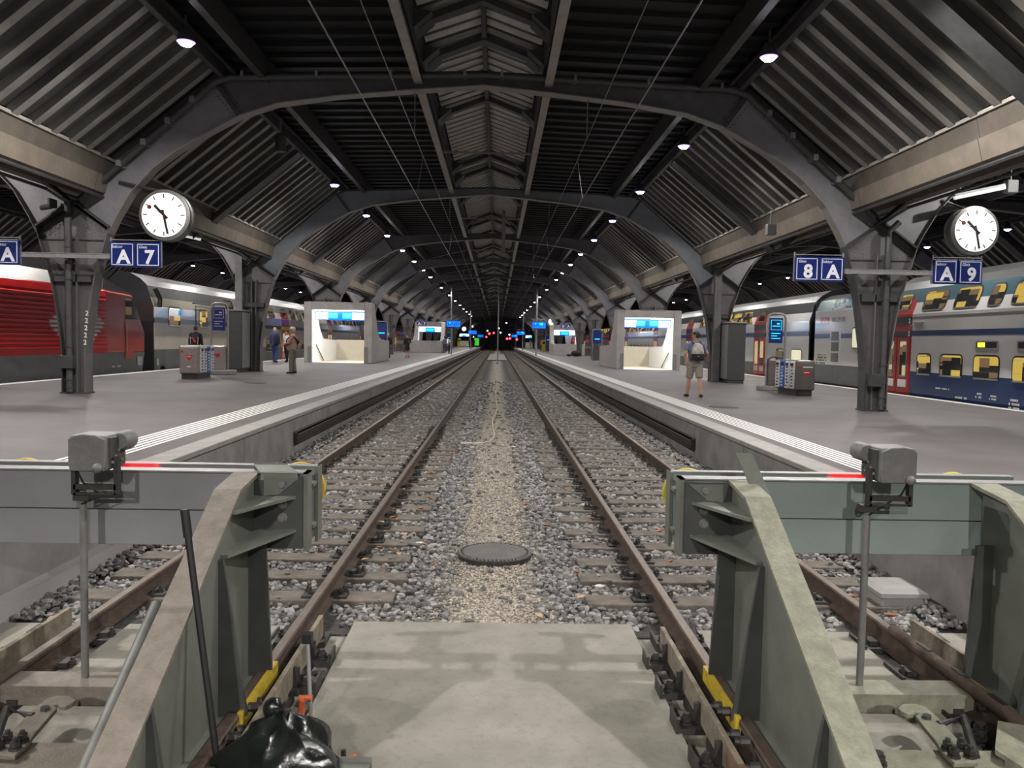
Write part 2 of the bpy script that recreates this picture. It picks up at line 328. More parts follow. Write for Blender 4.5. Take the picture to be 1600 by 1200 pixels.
# ================================================================ ROOF of one hall (local x=0 at its centre)
def roof(name,xc,y0,y1,first=None):
    if first:
        o=copy_tree(first); o.location.x+=xc-XC; o.location.z+=.16; return o
    S=thing('ceiling',None,None,(xc,0,0)); S['kind']='structure'
    Wd=MB(); pe=MB(); dk=MB(); ln=MB(); ed=MB(); el=MB(); gt=MB(); pu=MB(); lb=MB(); rf=MB(); rod=MB(); lw=MB()
    wp=MB()
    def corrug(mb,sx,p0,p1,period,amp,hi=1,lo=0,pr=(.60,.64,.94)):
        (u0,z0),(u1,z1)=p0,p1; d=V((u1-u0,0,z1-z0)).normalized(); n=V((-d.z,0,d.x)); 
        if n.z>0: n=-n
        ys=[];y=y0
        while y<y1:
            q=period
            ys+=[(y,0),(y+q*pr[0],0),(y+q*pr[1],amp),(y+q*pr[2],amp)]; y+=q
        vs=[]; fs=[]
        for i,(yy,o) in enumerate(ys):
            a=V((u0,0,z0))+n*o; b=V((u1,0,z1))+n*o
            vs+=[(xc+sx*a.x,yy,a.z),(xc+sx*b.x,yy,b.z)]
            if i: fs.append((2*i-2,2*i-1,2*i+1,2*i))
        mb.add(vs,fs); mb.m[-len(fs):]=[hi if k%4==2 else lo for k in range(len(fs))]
    for sx in (-1,1):
        X=lambda u:xc+sx*u
        P=lambda mb,pts,a,b:mb.xz([(X(u),z) for u,z in pts],a,b)
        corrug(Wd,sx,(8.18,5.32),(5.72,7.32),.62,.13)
        P(wp,[(8.18,5.36),(5.6,7.44),(5.6,7.5),(8.18,5.42)],y0,y1)
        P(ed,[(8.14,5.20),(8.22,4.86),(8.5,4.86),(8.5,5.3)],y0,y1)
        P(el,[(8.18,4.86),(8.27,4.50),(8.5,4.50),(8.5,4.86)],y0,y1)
        P(pe,[(8.10,5.20),(8.10,5.26),(8.3,5.3),(8.3,5.2)],y0,y1)
        P(gt,[(8.5,4.9),(8.5,5.4),(8.94,5.4),(8.94,4.9)],y0,y1)
        gt.tube([(X(8.72),y0,4.72),(X(8.72),y1,4.72)],.13,10)
        gt.tube([(X(8.32),y0,4.42),(X(8.32),y1,4.42)],.035,6)
        P(pu,[(5.56,6.98),(5.56,7.22),(5.68,7.22),(5.68,6.98)],y0,y1)
        P(pu,[(4.70,7.0),(4.70,7.5),(4.84,7.5),(4.84,7.0)],y0,y1)
        P(pu,[(4.69,6.985),(4.69,7.0),(4.85,7.0),(4.85,6.985)],y0,y1)
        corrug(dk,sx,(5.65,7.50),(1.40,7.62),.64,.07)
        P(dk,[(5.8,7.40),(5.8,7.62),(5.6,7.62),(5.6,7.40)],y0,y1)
        P(lb,[(1.40,7.05),(1.40,7.62),(1.46,7.62),(1.46,7.05)],y0,y1)
        P(pe,[(1.34,7.03),(1.34,7.05),(1.52,7.05),(1.52,7.03)],y0,y1)
        P(lw,[(1.30,7.3),(1.30,7.80),(1.36,7.80),(1.36,7.3)],y0,y1)
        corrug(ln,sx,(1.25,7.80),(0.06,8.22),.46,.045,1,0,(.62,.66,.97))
        P(lw,[(1.25,7.86),(0,8.32),(0,8.36),(1.25,7.9)],y0,y1)
        for k in range(-2,NF+1):
            yf=FY0+BAY*k; ym=yf+BAY/2
            rf.prism([(8.75,4.30),(8.0,4.98),(5.62,6.92),(5.62,7.1),(8.2,5.0),(8.75,4.5)],lambda a,b,t:(X(a),t,b),ym-.24,ym+.24)
            for dy,w in ((-2.0,.22),(4.3,.22),(0,.3)):
                lw.prism([(1.36,7.42),(1.36,7.62),(1.05,7.72),(0,8.12),(0,7.98),(1.0,7.6),(1.2,7.42)],lambda a,b,t:(X(a),t,b),yf+dy-w/2,yf+dy+w/2)
                lw.prism([(1.36,7.3),(.95,7.66),(1.36,7.72)],lambda a,b,t:(X(a),t,b),yf+dy-w*1.6,yf+dy+w*1.6)
            if k>=2: rod.tube([(X(1.42),ym,7.15),(X(0),yf+BAY,7.3)],.018,5); rod.tube([(X(1.42),ym,7.15),(X(4.7),yf+BAY,7.1)],.018,5)
        
    pu.box(xc-.05,xc+.05,y0,y1,8.0,8.24)
    for k in range(-2,NF+1):
        ym=FY0+BAY*(k+.5); rod.box(xc-1.42,xc+1.42,ym-.03,ym+.03,7.06,7.12)
    Wd.build('slope_panel',['pan_shade','panel'],S); wp.build('roof_backing','pan_shade',S); pe.build('panel_edge_strip','panel_edge',S); dk.build('flat_deck','deck_black',S); ln.build('lantern_panel',['lantern','steel_dark'],S)
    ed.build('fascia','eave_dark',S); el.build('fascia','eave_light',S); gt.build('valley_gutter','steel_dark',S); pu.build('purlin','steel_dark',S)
    lb.build('lantern_beam','steel',S); lw.build('lantern_rafter','steel_dark',S); rf.build('rafter','steel_dark',S); rod.build('tie_rod','flange',S)
    return S
RC=roof('ceiling',XC,-13.,YE)
RL=roof('ceiling',XC-2*HS,-13.,YE,RC); RR=roof('ceiling',XC+2*HS,-13.,YE,RC)

# ================================================================ ARCHES
LOW=[(8.16,3.64),(7.98,4.0),(7.66,4.55),(7.18,5.07),(6.62,5.5),(6.0,5.87),(5.3,6.25),(4.5,6.52),(3.2,6.72),(1.6,6.88),(0,7.02)]
UP=[(8.94,4.22),(5.82,6.90),(5.45,7.02),(0,7.25)]
def make_arch(tint,rivets):
    A=thing('roof_arch','x','arch',(0,0,0))
    for sx in (-1,1):
        X=lambda a,b,t:(sx*a,t,b)
        rib=[(8.94,4.22)]+[UP[1]]+[(5.34,6.27)]+LOW[5::-1]
        r=MB().prism(rib,X,-.03,.03)
        MB().prism([UP[1],UP[2],UP[3]]+LOW[:5:-1],X,-.03,.03).build('crossbeam','steel_col' if tint=='steel' else tint,A)
        f=MB()
        for i in range(len(LOW)-1):
            (a,b),(c,d)=LOW[i],LOW[i+1]
            f.add([(sx*a,-.15,b),(sx*a,.15,b),(sx*c,.15,d),(sx*c,-.15,d),(sx*a,-.15,b-.025),(sx*a,.15,b-.025),(sx*c,.15,d-.025),(sx*c,-.15,d-.025)],[(0,1,2,3),(4,7,6,5),(0,3,7,4),(1,5,6,2)])
        f.build('bottom_flange','flange',A)
        g=MB()
        for i in range(3):
            (a,b),(c,d)=UP[i],UP[i+1]
            g.add([(sx*a,-.15,b),(sx*a,.15,b),(sx*c,.15,d),(sx*c,-.15,d),(sx*a,-.15,b+.03),(sx*a,.15,b+.03),(sx*c,.15,d+.03),(sx*c,-.15,d+.03)],[(0,1,2,3),(4,7,6,5),(0,3,7,4),(1,5,6,2)])
        g.build('top_flange','steel_dark',A)
        s=MB(); s.beam((sx*5.80,-.04,6.90),(sx*5.33,-.04,6.24),.1,.16,(0,1,0))
        if rivets:
            for t in [i/9 for i in range(10)]:
                for o in (-.13,.13): s.ball((sx*(5.80-.47*t)+o*sx*.8,-.05,6.86-.62*t-o*.5),.014,5)
        s.build('splice_plate','steel_dark',A)
        if rivets:
            v=r
            for i in range(1,40):
                t=i/40.*5; k=int(t); a=LOW[k]; c=LOW[k+1]; w=t-k; u=a[0]+(c[0]-a[0])*w; z=a[1]+(c[1]-a[1])*w; v.ball((sx*(u+.035),-.034,z+.05),.012,5)
            for ix in range(5):
                for iz in range(3): v.ball((sx*(8.22+ix*.12),-.034,3.78+ix*.09+iz*.12),.014,5)
        r.build('rib',tint,A)
    return A
A1=make_arch('steel',True); A2=make_arch('steel',False); A3=make_arch('steel_glare',False)
def put_arch(src,x,y,label,group,used=set()):
    o=src if src.name not in used else copy_tree(src); used.add(src.name); o.location=(x,y,0); setp(o,label,'arch',group); return o
for i,y in enumerate(FRY):
    put_arch(A1 if i==0 else (A3 if i==1 else A2),XC,y,'%s grey steel arch spanning the twin tracks, counted from the buffer stops'%ORD[i] if i else 'nearest grey steel arch over the twin tracks, carrying a dark conduit','arches over the middle tracks')
for sg,nm in ((-1,'left'),(1,'right')):
    for i,y in enumerate(FRY[:7]):
        put_arch(A2,XC+sg*2*HS,y,'%s grey arch of the neighbouring hall, behind the %s platform columns'%(ORD[i],nm),'arches of the neighbouring halls')
# conduit clipped along the first arch
cd=thing('conduit','dark insulated pipe clipped along the top of the nearest arch','pipe',(XC,FY0-.22,5))
b=MB(); pts=[(XC+sx*u,FY0-.24,z) for sx in (-1,) for u,z in ((8.72,4.32),(5.80,6.90),(5.45,7.01))]+[(XC,FY0-.24,7.20)]+[(XC+u,FY0-.24,z) for u,z in ((5.45,7.01),(5.80,6.90),(8.72,4.32))]
b.tube(pts,.075,10).build('sleeve','pipe',cd,smooth=True)
c=MB()
for sx in (-1,1):
    for t in (.12,.3,.48,.66,.84): u=8.72-2.92*t; MB().box(XC+sx*u-.05,XC+sx*u+.05,FY0-.34,FY0-.02,4.30+2.58*t-.03,4.30+2.58*t+.1).build('clamp','steel',cd)
    for u in (.4,2.,3.6,5.2): MB().box(XC+sx*u-.03,XC+sx*u+.03,FY0-.33,FY0-.03,7.0+(5.45-u)*.03,7.12+(5.45-u)*.03).build('clamp','steel',cd)


# ================================================================ COLUMNS
OUT=[(.235,0.),(.235,.9),(.28,1.4),(.36,1.95),(.45,2.5),(.57,2.95),(.68,3.3),(.78,3.66)]
def make_column(detail,pipe,OUT=OUT):
    zb=OUT[0][1]
    C=thing('platform_column','x','column',(0,0,0))
    MB().prism([(-w,z) for w,z in OUT]+[(0,4.2)]+[(w,z) for w,z in OUT[::-1]],lambda a,b,t:(a,t,b),-.03,.03).build('web_plate','steel_col',C)
    for sx in (-1,1):
        f=MB()
        for i in range(len(OUT)-1):
            (a,b),(c,d)=OUT[i],OUT[i+1]
            f.add([(sx*a,-.17,b),(sx*a,.17,b),(sx*c,.17,d),(sx*c,-.17,d),(sx*(a+.025),-.17,b),(sx*(a+.025),.17,b),(sx*(c+.03),.17,d),(sx*(c+.03),-.17,d)],[(0,1,2,3),(4,7,6,5),(0,3,7,4),(1,5,6,2)])
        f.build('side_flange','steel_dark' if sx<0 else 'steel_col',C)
        MB().beam((sx*.80,0,3.66),(0,0,4.24),.34,.04,(0,0,1)).build('saddle_plate','steel_dark',C)
    s=MB(); s.box(-.1,-.07,-.16,.16,zb,3.5); s.box(.07,.1,-.16,.16,zb,3.5); s.build('inner_stiffener','steel_col',C)
    h=MB(); h.box(-.72,.72,-.06,-.03,3.38,3.40); h.box(-.40,.40,-.16,.16,2.46,2.62) if zb<1 else None; h.build('cross_band','steel_dark',C)
    B('base_plate','steel_dark',C,-max(.28,OUT[0][0]+.05),max(.28,OUT[0][0]+.05),-.2,.2,zb,zb+.03)
    if pipe:
        p=MB(); p.tube([(pipe,-.2,.04),(pipe,-.2,3.3),(pipe,-.2,4.0),(pipe+(.22 if pipe>0 else -.0),-.2,4.22)],.07,12); d=p.build('downpipe','pipe',C,smooth=True)
        c=MB()
        for z in (.12,.3,.62,1.02,2.5,3.2): c.lathe([(.085,0),(.085,.04)],(pipe,-.2,z),n=12)
        c.build('pipe_clamp','steel_dark',d)
    if detail:
        B('junction_box','steel_dark',C,-.22,.06,-.32,-.18,.56,.84,bevel=.01)
        r=MB()
        for sx in (-1,1):
            for i in range(5):
                for j in range(4): r.ball((sx*(.24+.1*i),-.033,3.44+.085*j+(.02*i)),.015,5) if 3.44+.085*j<4.1-(.24+.1*i)*.7 else None
        r.build('rivet_row','steel',C)
    return C
C1=make_column(True,-.06); C1R=make_column(True,.12); C2=make_column(False,0); C3=make_column(False,None,[(.655,3.22),(.68,3.3),(.78,3.66)]); usedc=set()
def put_col(src,x,y,label,group):
    o=src if src.name not in usedc else copy_tree(src); usedc.add(src.name); o.location=(x,y,gz(x)); return setp(o,label,'column',group)
CX=(XC-HS,XC+HS)
for i,y in enumerate(FRY[:15]):
    for x,nm,src in ((CX[0],'left',C1),(CX[1],'right',C1R)):
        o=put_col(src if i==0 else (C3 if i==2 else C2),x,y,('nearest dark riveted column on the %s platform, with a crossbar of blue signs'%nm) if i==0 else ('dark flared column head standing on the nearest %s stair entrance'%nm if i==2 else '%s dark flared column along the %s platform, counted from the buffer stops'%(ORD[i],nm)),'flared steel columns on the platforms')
        if i==0:
            bar=MB(); xx=(-10.30,-8.36) if nm=='left' else (7.60,9.56); bar.box(xx[0],xx[1],FY0-.46,FY0-.40,3.04,3.14); bar.box(xx[0],xx[1],FY0-.47,FY0-.39,3.13,3.145)
            for t in (.2,.5,.8): bar.box(xx[0]+t*1.94-.04,xx[0]+t*1.94+.04,FY0-.4,FY0-.02,3.05,3.12)
            W[o]=V((x,y,gz(x))); bar.build('sign_bar','galv',o); 
            if nm=='left':
                tx=MB()
                for k in range(5): text(tx,'2',.15,(x+.27+.045*max(0,(k-0)*.0)+.012*k+.0,y-.175,1.22+.16*k),(1,0,0),(0,0,1))
                tx.build('sticker','paint_white',o)
# short posts carrying cables beside the second columns
for x,y,nm in ((-9.87,30.36,'left'),(8.42,30.2,'right')):
    t=thing('square_post','tall grey square steel post beside the grey cabinet on the %s platform'%nm,'post',(x,y,gz(x)))
    B('post_shaft','cab_light' if nm=='left' else 'steel_col',t,x-.13,x+.13,y-.1,y+.1,gz(x),4.4); B('foot_plate','steel_dark',t,x-.17,x+.17,y-.14,y+.14,gz(x),gz(x)+.03)

# ================================================================ LAMPS
def make_lamp(lit=True):
    l=thing('pendant_lamp','x','lamp',(0,0,0))
    MB().lathe([(.05,.26),(.08,.25),(.125,.16),(.15,.06),(.16,0.)],(0,0,0),n=18).build('housing','steel_dark',l,smooth=True)
    r=MB(); 
    for k in range(18):
        a=2*PI*k/18; a2=2*PI*(k+1)/18; r.add([(.16*math.cos(a),.16*math.sin(a),0),(.16*math.cos(a2),.16*math.sin(a2),0),(.13*math.cos(a2),.13*math.sin(a2),-.02),(.13*math.cos(a),.13*math.sin(a),-.02)],[(0,1,2,3)])
    r.build('halo_rim','halo_ring',l)  # violet glow on the rim stands in for the lamp's halo
    MB().lathe([(.001,-.075),(.09,-.06),(.13,-.02),(.13,-.005),(.001,0)],(0,0,0),n=18).build('lens','lens',l,smooth=True)
    MB().tube([(0,0,.25),(0,0,.47)],.025,6).build('hanger','steel_dark',l)
    return l
LAMP_W=600.; LAMPS=[]
LP=make_lamp(); first_lamp=[True]
LZ=6.64
def lamp(x,y,label,group,power=1.):
    o=LP if first_lamp[0] else copy_tree(LP); first_lamp[0]=False; o.location=(x,y,LZ) if y>0 else (-2.6 if x<0 else 2.7,y,5.2);
    if 0<y<5: o.location.x+=-.7 if x<0 else .8
    setp(o,label,'lamp',group); LAMPS.append((o,power))
LPW=[6.2,3.5,2.6,1.0]; LY=[-7.0,4.3,11.2]+[y for f in FRY for y in (f-3.25,f+3.25) if y<172]
n=0
for side,x in (('left',XC-5.24),('right',XC+5.22)):
    for i,y in enumerate(LY):
        if side=='left' and abs(y-(FRY[0]+3.25))<.1:
            t=thing('loudspeaker','dark cylindrical loudspeaker hanging under the roof between the two nearest lit lamps on the left','loudspeaker',(x-.1,y,6.4))
            MB().lathe([(.13,0),(.14,.03),(.14,.42),(.06,.47)],(x-.1,y,6.25),n=16).build('drum','steel_dark',t,smooth=True); MB().tube([(x-.1,y,6.7),(x-.1,y,7.1)],.02,6).build('hanger','galv',t); continue
        k=i-3-(1 if side=='left' and i>4 else 0)
        lamp(x,y,('nearest lit ceiling lamp of the %s row, before the first arch'%side) if k==0 else '%s lit ceiling lamp of the %s row, counting from the nearest one in view'%(ORD[k],side) if k>0 else ('floodlight behind the camera aimed over the %s buffer stop'%side,'ceiling lamp above the %s buffer stop, out of view'%side,'ceiling lamp of the %s row just above the frame'%side)[i],'lamps along the two purlins',LPW[i] if i<len(LPW) else 1.)
for side,x in (('left',XC-2*HS+5.12),('right',XC+2*HS-5.18),):  # inner rows are out of sight, added to light trains and arch arms
    for i,f in enumerate(FRY[:6]):
        for j,d in enumerate((-3.25,3.25)):
            lamp(x,f+d,'%s unseen lamp of the inner row of the hall behind the %s train'%(ORD[2*i+j],side),'lamps of the neighbouring halls',1.6)
for side,x in (('left',XC-2*HS-4.5),('right',XC+2*HS+4.4),):
    for i,y in enumerate([q for f in FRY[:7] for q in (f-3.25,f+3.25)][1:]): lamp(x,y,'%s lamp of the far row of the neighbouring hall, seen over the %s train'%(ORD[i],side),'lamps of the neighbouring halls',1.5)
for o,pw in LAMPS:
    nm='lamp_light_%g'%pw; ld=bpy.data.lights.get(nm)
    if ld is None: ld=bpy.data.lights.new(nm,'SPOT'); ld.energy=LAMP_W*pw; ld.color=(1.,.955,.90); ld.shadow_soft_size=.09; ld.spot_size=R(158); ld.spot_blend=.35
    lo=bpy.data.objects.new('lamp_light',ld); COL.objects.link(lo); lo.parent=o; lo.location=(0,0,-.08)
# ================================================================ SIGNS AND CLOCKS
def sign_pair(x0,y,z0,items,label,flip=False):
    """two square blue panels hanging side by side; items = [(small word, big character)]"""
    t=thing('platform_sign',label,'sign',(x0,y,z0),'blue sector and track signs'); w=.53
    for i,(sm,bg) in enumerate(items):
        a=x0+i*.55
        p=MB().box(a,a+w,y-.06,y+.06,z0,z0+w).build('panel','sign_blue',t,bevel=.008)
        m=MB()
        for q in ((a+.035,a+w-.035,z0+.035,z0+.05),(a+.035,a+w-.035,z0+w-.05,z0+w-.035),(a+.035,a+.05,z0+.035,z0+w-.035),(a+w-.05,a+w-.035,z0+.035,z0+w-.035)): m.box(q[0],q[1],y-.066,y-.06,q[2],q[3])
        text(m,bg,.40,(a+w*.55,y-.06,z0+.20),(1,0,0),(0,0,1),.035,.006)
        text(m,sm,.085,(a+.16,y-.06,z0+.425),(1,0,0),(0,0,1),.01,.006)
        m.build('lettering','sign_white',p)
    h=MB(); L=.55*len(items)-.02
    for xx in (x0-.01,x0+L-.01): h.box(xx,xx+.02,y-.02,y+.02,z0,z0+w+.1)
    h.box(x0,x0+L,y-.015,y+.015,z0+w+.04,z0+w+.06); h.build('hanger','galv',t); return t
SY=FY0-.43
sign_pair(-8.36,SY,2.87,[('Sektor','A'),('Gleis','7')],'blue sign pair reading A and 7 on the nearest left column')
sign_pair(-11.37,SY,2.87,[('Gleis','7'),('Sektor','A')],'blue sign cut by the left frame edge, reading A, over the red locomotive')
sign_pair(6.48,SY,2.86,[('Gleis','8'),('Sektor','A')],'blue sign pair reading 8 and A on the nearest right column')
sign_pair(9.55,SY,2.86,[('Sektor','A'),('Gleis','9')],'blue sign pair reading A and 9 in front of the double-deck train')
sign_pair(-8.36,FRY[5]-.43,2.87,[('Sektor','A'),('Gleis','7')],'small far sign pair reading A and 7 above the second stair entrance')
sign_pair(6.48,FRY[5]-.43,2.87,[('Gleis','8'),('Sektor','A')],'small far sign pair reading 8 and A above the second stair entrance')
def clock(x,y,z,r,label,arm,bright=True):
    t=thing('station_clock',label,'clock',(x,y,z),'round platform clocks')
    MB().lathe([(r*.86,0),(r,.02),(r,.09),(r*.93,.11),(r*.93,.19),(r,.21),(r,.30),(r*.86,.32)],(x,y-.16,z),(0,1,0),40).build('case','clock_body',t,smooth=True)
    f=MB().lathe([(.001,-.005),(r*.86,-.005),(r*.86,.01)],(x,y-.17,z),(0,1,0),40).build('dial','clock_face',t)
    m=MB()
    for k in range(60):
        a=2*PI*k/60; L=(.17 if k%5==0 else .05)*r; w=(.045 if k%5==0 else .018)*r; d=V((math.sin(a),0,math.cos(a))); 
        m.beam(V((x,y-.178,z))+d*(r*.82-L),V((x,y-.178,z))+d*r*.82,w,.004,(0,1,0))
    m.build('minute_track','black',f)
    def hand(nm,mat,ang,l0,l1,w,dy):
        a=R(ang); d=V((math.sin(a),0,math.cos(a))); c=V((x,y-dy,z)); return MB().beam(c-d*r*l0,c+d*r*l1,w*r,.004,(0,1,0)).build(nm,mat,t)
    hand('hour_hand','black',315,.2,.52,.11,.184); hand('minute_hand','black',168,.2,.76,.09,.190)
    s=hand('second_hand','red_dark',298,.2,.55,.02,.196); d=V((math.sin(R(298)),0,math.cos(R(298))))
    MB().lathe([(.001,0),(.085*r,0),(.085*r,.004),(.001,.004)],V((x,y-.198,z))+d*r*.62,(0,1,0),14).build('second_disc','red_dark',s)
    if arm: 
        b=MB()
        for q in arm[1:]: b.tube([arm[0],q],.035,8)
        b.build('bracket','steel_dark',t)
clock(-7.19,17.35,3.99,.545,'large round station clock by the left arch above the A 7 signs',[(-7.19,17.5,4.5),(-8.35,17.65,4.75)])
clock(10.42,17.35,4.03,.535,'round station clock right of the nearest right column above the A 9 signs',[(10.42,17.5,4.5),(9.9,17.65,4.75)])
clock(7.4,108,4.2,.54,'small white distant clock beside the right blue departure display',[(7.4,108,4.7),(8.3,108,5.0)])
clock(-7.2,170,3.9,.54,'tiny white distant clock beside the left departure displays',[(-7.2,170,4.4),(-8.2,170,5.)])
# fluorescent tubes and boxes under the neighbouring roof
for x0,x1,y,z0,z1,lb in ((9.85,10.95,17.1,4.75,5.0,'white fluorescent tube on the bracket above the right clock'),(-9.45,-8.95,24,4.45,4.35,'short fluorescent tube beside the left clock')):
    t=thing('hanging_tube_lamp',lb,'lamp',(x0,y,z0)); b=MB(); b.beam((x0,y,z0),(x1,y,z1),.09,.07); b.build('tray','galv',t); MB().tube([(x0,y-.02,z0-.05),(x1,y-.02,z1-.05)],.04,8).build('tube','tube_dim',t)
for x,y,z,lb in ((11.15,17.2,4.85,'grey box loudspeaker at the end of the fluorescent tube by the right clock'),(7.05,20.5,4.3,'grey box loudspeaker hanging left of the right column above the 8 sign')):
    t=thing('box_loudspeaker',lb,'loudspeaker',(x,y,z)); B('case','cab_light',t,x-.12,x+.12,y-.1,y+.1,z,z+.28,bevel=.02); MB().tube([(x,y,z+.28),(x,y,z+.6)],.015,6).build('hanger','galv',t)
t=thing('security_camera','small dark dome camera on the left column head','camera',(-9.75,17.4,4.15)); b=MB(); b.tube([(-9.9,17.4,4.12),(-9.6,17.25,4.14)],.06,10); b.build('housing','steel_dark',t,smooth=True); B('bracket','steel_dark',t,-9.72,-9.68,17.3,17.6,4.14,4.32)
# blue departure displays on poles
def display(x,y,z,w,h,label,pole):
    t=thing('departure_display',label,'display',(x,y,z),'blue departure displays'); s=1 if x>0 else -1
    B('case','black',t,x-w/2-.05,x+w/2+.05,y-.14,y+.14,z-.05,z+h+.05); p=B('screen','screen_blue',t,x-w/2,x+w/2,y-.15,y-.14,z,z+h)
    m=MB()
    for k in range(6): m.box(x-w*.40+k*w*.14,x-w*.40+k*w*.14+w*.06,y-.156,y-.15,z+h*(.2+.1*(k%3)),z+h*(.55+.12*((k*2)%3)))
    m.build('text_block','sign_blue',p); m=MB(); m.box(x-w*.3,x-w*.22,y-.158,y-.15,z+h*.6,z+h*.8); 
    if s>0: m.box(x+w*.05,x+w*.3,y-.158,y-.15,z+h*.5,z+h*.9)
    m.build('text_block','screen_cyan',p)
    b=MB(); b.tube([(pole,y,gz(x)),(pole,y,z+h+3.3)],.10,10); b.box(min(pole,x-s*w*.5),max(pole,x+s*w*.5),y-.05,y+.05,z+h+.25,z+h+.35)
    for q in (-.3,.3): b.box(x+q*w-.02,x+q*w+.02,y-.02,y+.02,z+h,z+h+.3)
    b.build('pole','galv',t)
display(-4.4,79,2.76,1.35,.56,'nearest blue departure display over the left platform edge',-4.6)
display(-4.1,130,2.5,1.3,.55,'second, smaller blue departure display over the left platform edge',-4.4)
display(-3.95,185,2.3,1.3,.5,'farthest tiny blue departure display over the left platform edge',-4.2)
display(4.2,80,2.8,1.35,.6,'nearest blue departure display over the right platform edge',3.95)
display(3.85,130,2.55,1.3,.5,'second blue departure display over the right platform edge',4.2)
display(3.9,180,2.4,1.3,.5,'farthest tiny blue departure display over the right platform edge',4.2)
# catenary
for sx,nm in ((-1,'left'),(1,'right')):
    x=sx*2.05
    t=thing('contact_wire','thin taut contact wire above the %s track'%nm,'wire',(x,6,4.97),'overhead wires'); MB().tube([(x,5.5,4.97),(x,YE,4.97)],.011,5).build('wire','wire',t)
    t=thing('messenger_wire','thin upper carrier wire above the %s track'%nm,'wire',(x,6,5.9),'overhead wires'); b=MB(); b.tube([(x*.93,7,5.93),(x*.93,YE,5.93)],.008,5)
    w=b.build('wire','wire',t); 
    for y in FRY[:7]: MB().tube([(x*.93,y+2,5.93),(x,y+2,4.97)],.006,4).build('dropper','wire',t); MB().tube([(x*.93,y,6.9),(x*.93,y,5.93)],.012,4).build('hanger','wire',t)
for i,(x,y,z0,z1,lb) in enumerate(((.22,40,5.85,8.1,'white pipe hanging under the ridge in the middle of the hall'),(.05,74,1.0,7.4,'slim pale mast standing between the tracks far down the hall'))):
    t=thing('hanging_pipe' if i==0 else 'slim_mast',lb,'pipe',(x,y,z0)); MB().tube([(x,y,z0 if i==0 else -.72),(x,y,z1)],.09 if i==0 else .06,8).build('shaft','galv',t); B('collar','galv',t,x-.13,x+.13,y-.13,y+.13,z0-.06 if i==0 else -.74,(z0 if i==0 else -.6))
# ================================================================ TRAINS
class Car:
    """one rail vehicle; SG=+1: stands on the right and shows its -x side, -1: on the left and shows its +x side"""
    def __init__(s,name,label,cat,sg,xs,y0,y1,prof,core='t_dark',group=None,width=2.8):
        s.sg,s.xs,s.y0,s.y1,s.prof=sg,xs,y0,y1,prof
        s.t=thing(name,label,cat,(xs+sg*1.4,(y0+y1)/2,-.7),group)
        p=[(z,i+.03) for z,i in prof]; poly=[(xs+sg*i,z) for z,i in p]+[(xs+sg*(width-i),z) for z,i in p[::-1]]
        s.core=MB().xz(poly,y0,y1).build('body_core',core,s.t)
        b=MB(); b.box(xs+sg*.12,xs+sg*(width-.12),y0+.3,y1-.3,-.62,prof[0][0]); b.build('underframe','t_black',s.t)
    def ins(s,z):
        P=s.prof
        for (a,i),(b,j) in zip(P,P[1:]):
            if a<=z<=b: return i+(j-i)*(z-a)/(b-a)
        return P[0][1] if z<P[0][0] else P[-1][1]
    def X(s,z,out=0.): return s.xs+s.sg*(s.ins(z)-out)
    def band(s,nm,mat,z0,z1,y0=None,y1=None,out=0.,parent=None):
        y0=s.y0 if y0 is None else y0; y1=s.y1 if y1 is None else y1
        zs=[z0]+[z for z,i in s.prof if z0<z<z1]+[z1]
        poly=[(s.X(z,out),z) for z in zs]+[(s.X(z,-.035),z) for z in zs[::-1]]
        return MB().xz(poly,y0,y1).build(nm,mat,parent or s.t)
    def rr(s,y0,y1,z0,z1,r,lean=0):
        c=[(y1-r,z1-r,0),(y0+r,z1-r,90),(y0+r,z0+r,180),(y1-r,z0+r,270)]
        return [(a+r*math.cos(R(q+30*k)),b+r*math.sin(R(q+30*k))) for a,b,q in c for k in range(4)]
    def plate(s,mb,poly,o0,o1):
        n=len(poly); return mb.add([(s.X(z,o0),y,z) for y,z in poly]+[(s.X(z,o1),y,z) for y,z in poly],[tuple(range(n)),tuple(range(n,2*n))[::-1]]+[(i,(i+1)%n,(i+1)%n+n,i+n) for i in range(n)])
    def window(s,y0,y1,z0,z1,mat='win_lit',r=.09,fr=.045,frmat='gasket',sill=True,nm='window',parent=None):
        f=s.plate(MB(),s.rr(y0-fr,y1+fr,z0-fr,z1+fr,r+fr),-.01,.012).build(nm,frmat,parent or s.t)
        s.plate(MB(),s.rr(y0,y1,z0,z1,r),0,.017).build('pane',mat,f)
        if sill: MB().box(s.X(z0,.02),s.X(z0,0),y0,y1,z0-.03,z0+.015).build('sill','t_silver',f)
        return f
    def dirs(s): return ((0,-1,0) if s.sg>0 else (0,1,0),(0,0,1))
    def txt(s,mb,t,size,y,z,out=.03,bold=.02): text(mb,t,size,(s.X(z,out),y,z),*s.dirs(),bold,.004)
    def marks(s,mb,y,z,rows,cols,w,h,out=.006):
        for i in range(rows):
            for k in range(cols):
                if (i*7+k*5)%6==0: continue
                mb.box(s.X(z,out),s.X(z,0),y-k*w*s.sg,y-(k*w+w*.7)*s.sg,z-i*h,z-i*h+h*.55)
    def bogie(s,yc):
        b=s.t; f=MB(); f.box(s.xs+s.sg*.08,s.xs+s.sg*.2,yc-1.5,yc+1.5,-.45,-.18); f.box(s.xs+s.sg*.05,s.xs+s.sg*.15,yc-.5,yc+.5,-.3,.02); g=f.build('bogie','t_grey',b)
        for d in (-1.2,1.2): MB().lathe([(.16,-.02),(.44,0),(.46,.06),(.1,.12)],(s.xs+s.sg*.12,yc+d,-.2),(s.sg,0,0),20).build('wheel','iron',g,smooth=True)
PD=[(-.30,.06),(.0,0),(2.50,0),(3.30,.26),(3.56,.52),(3.78,.92),(3.86,1.4)]
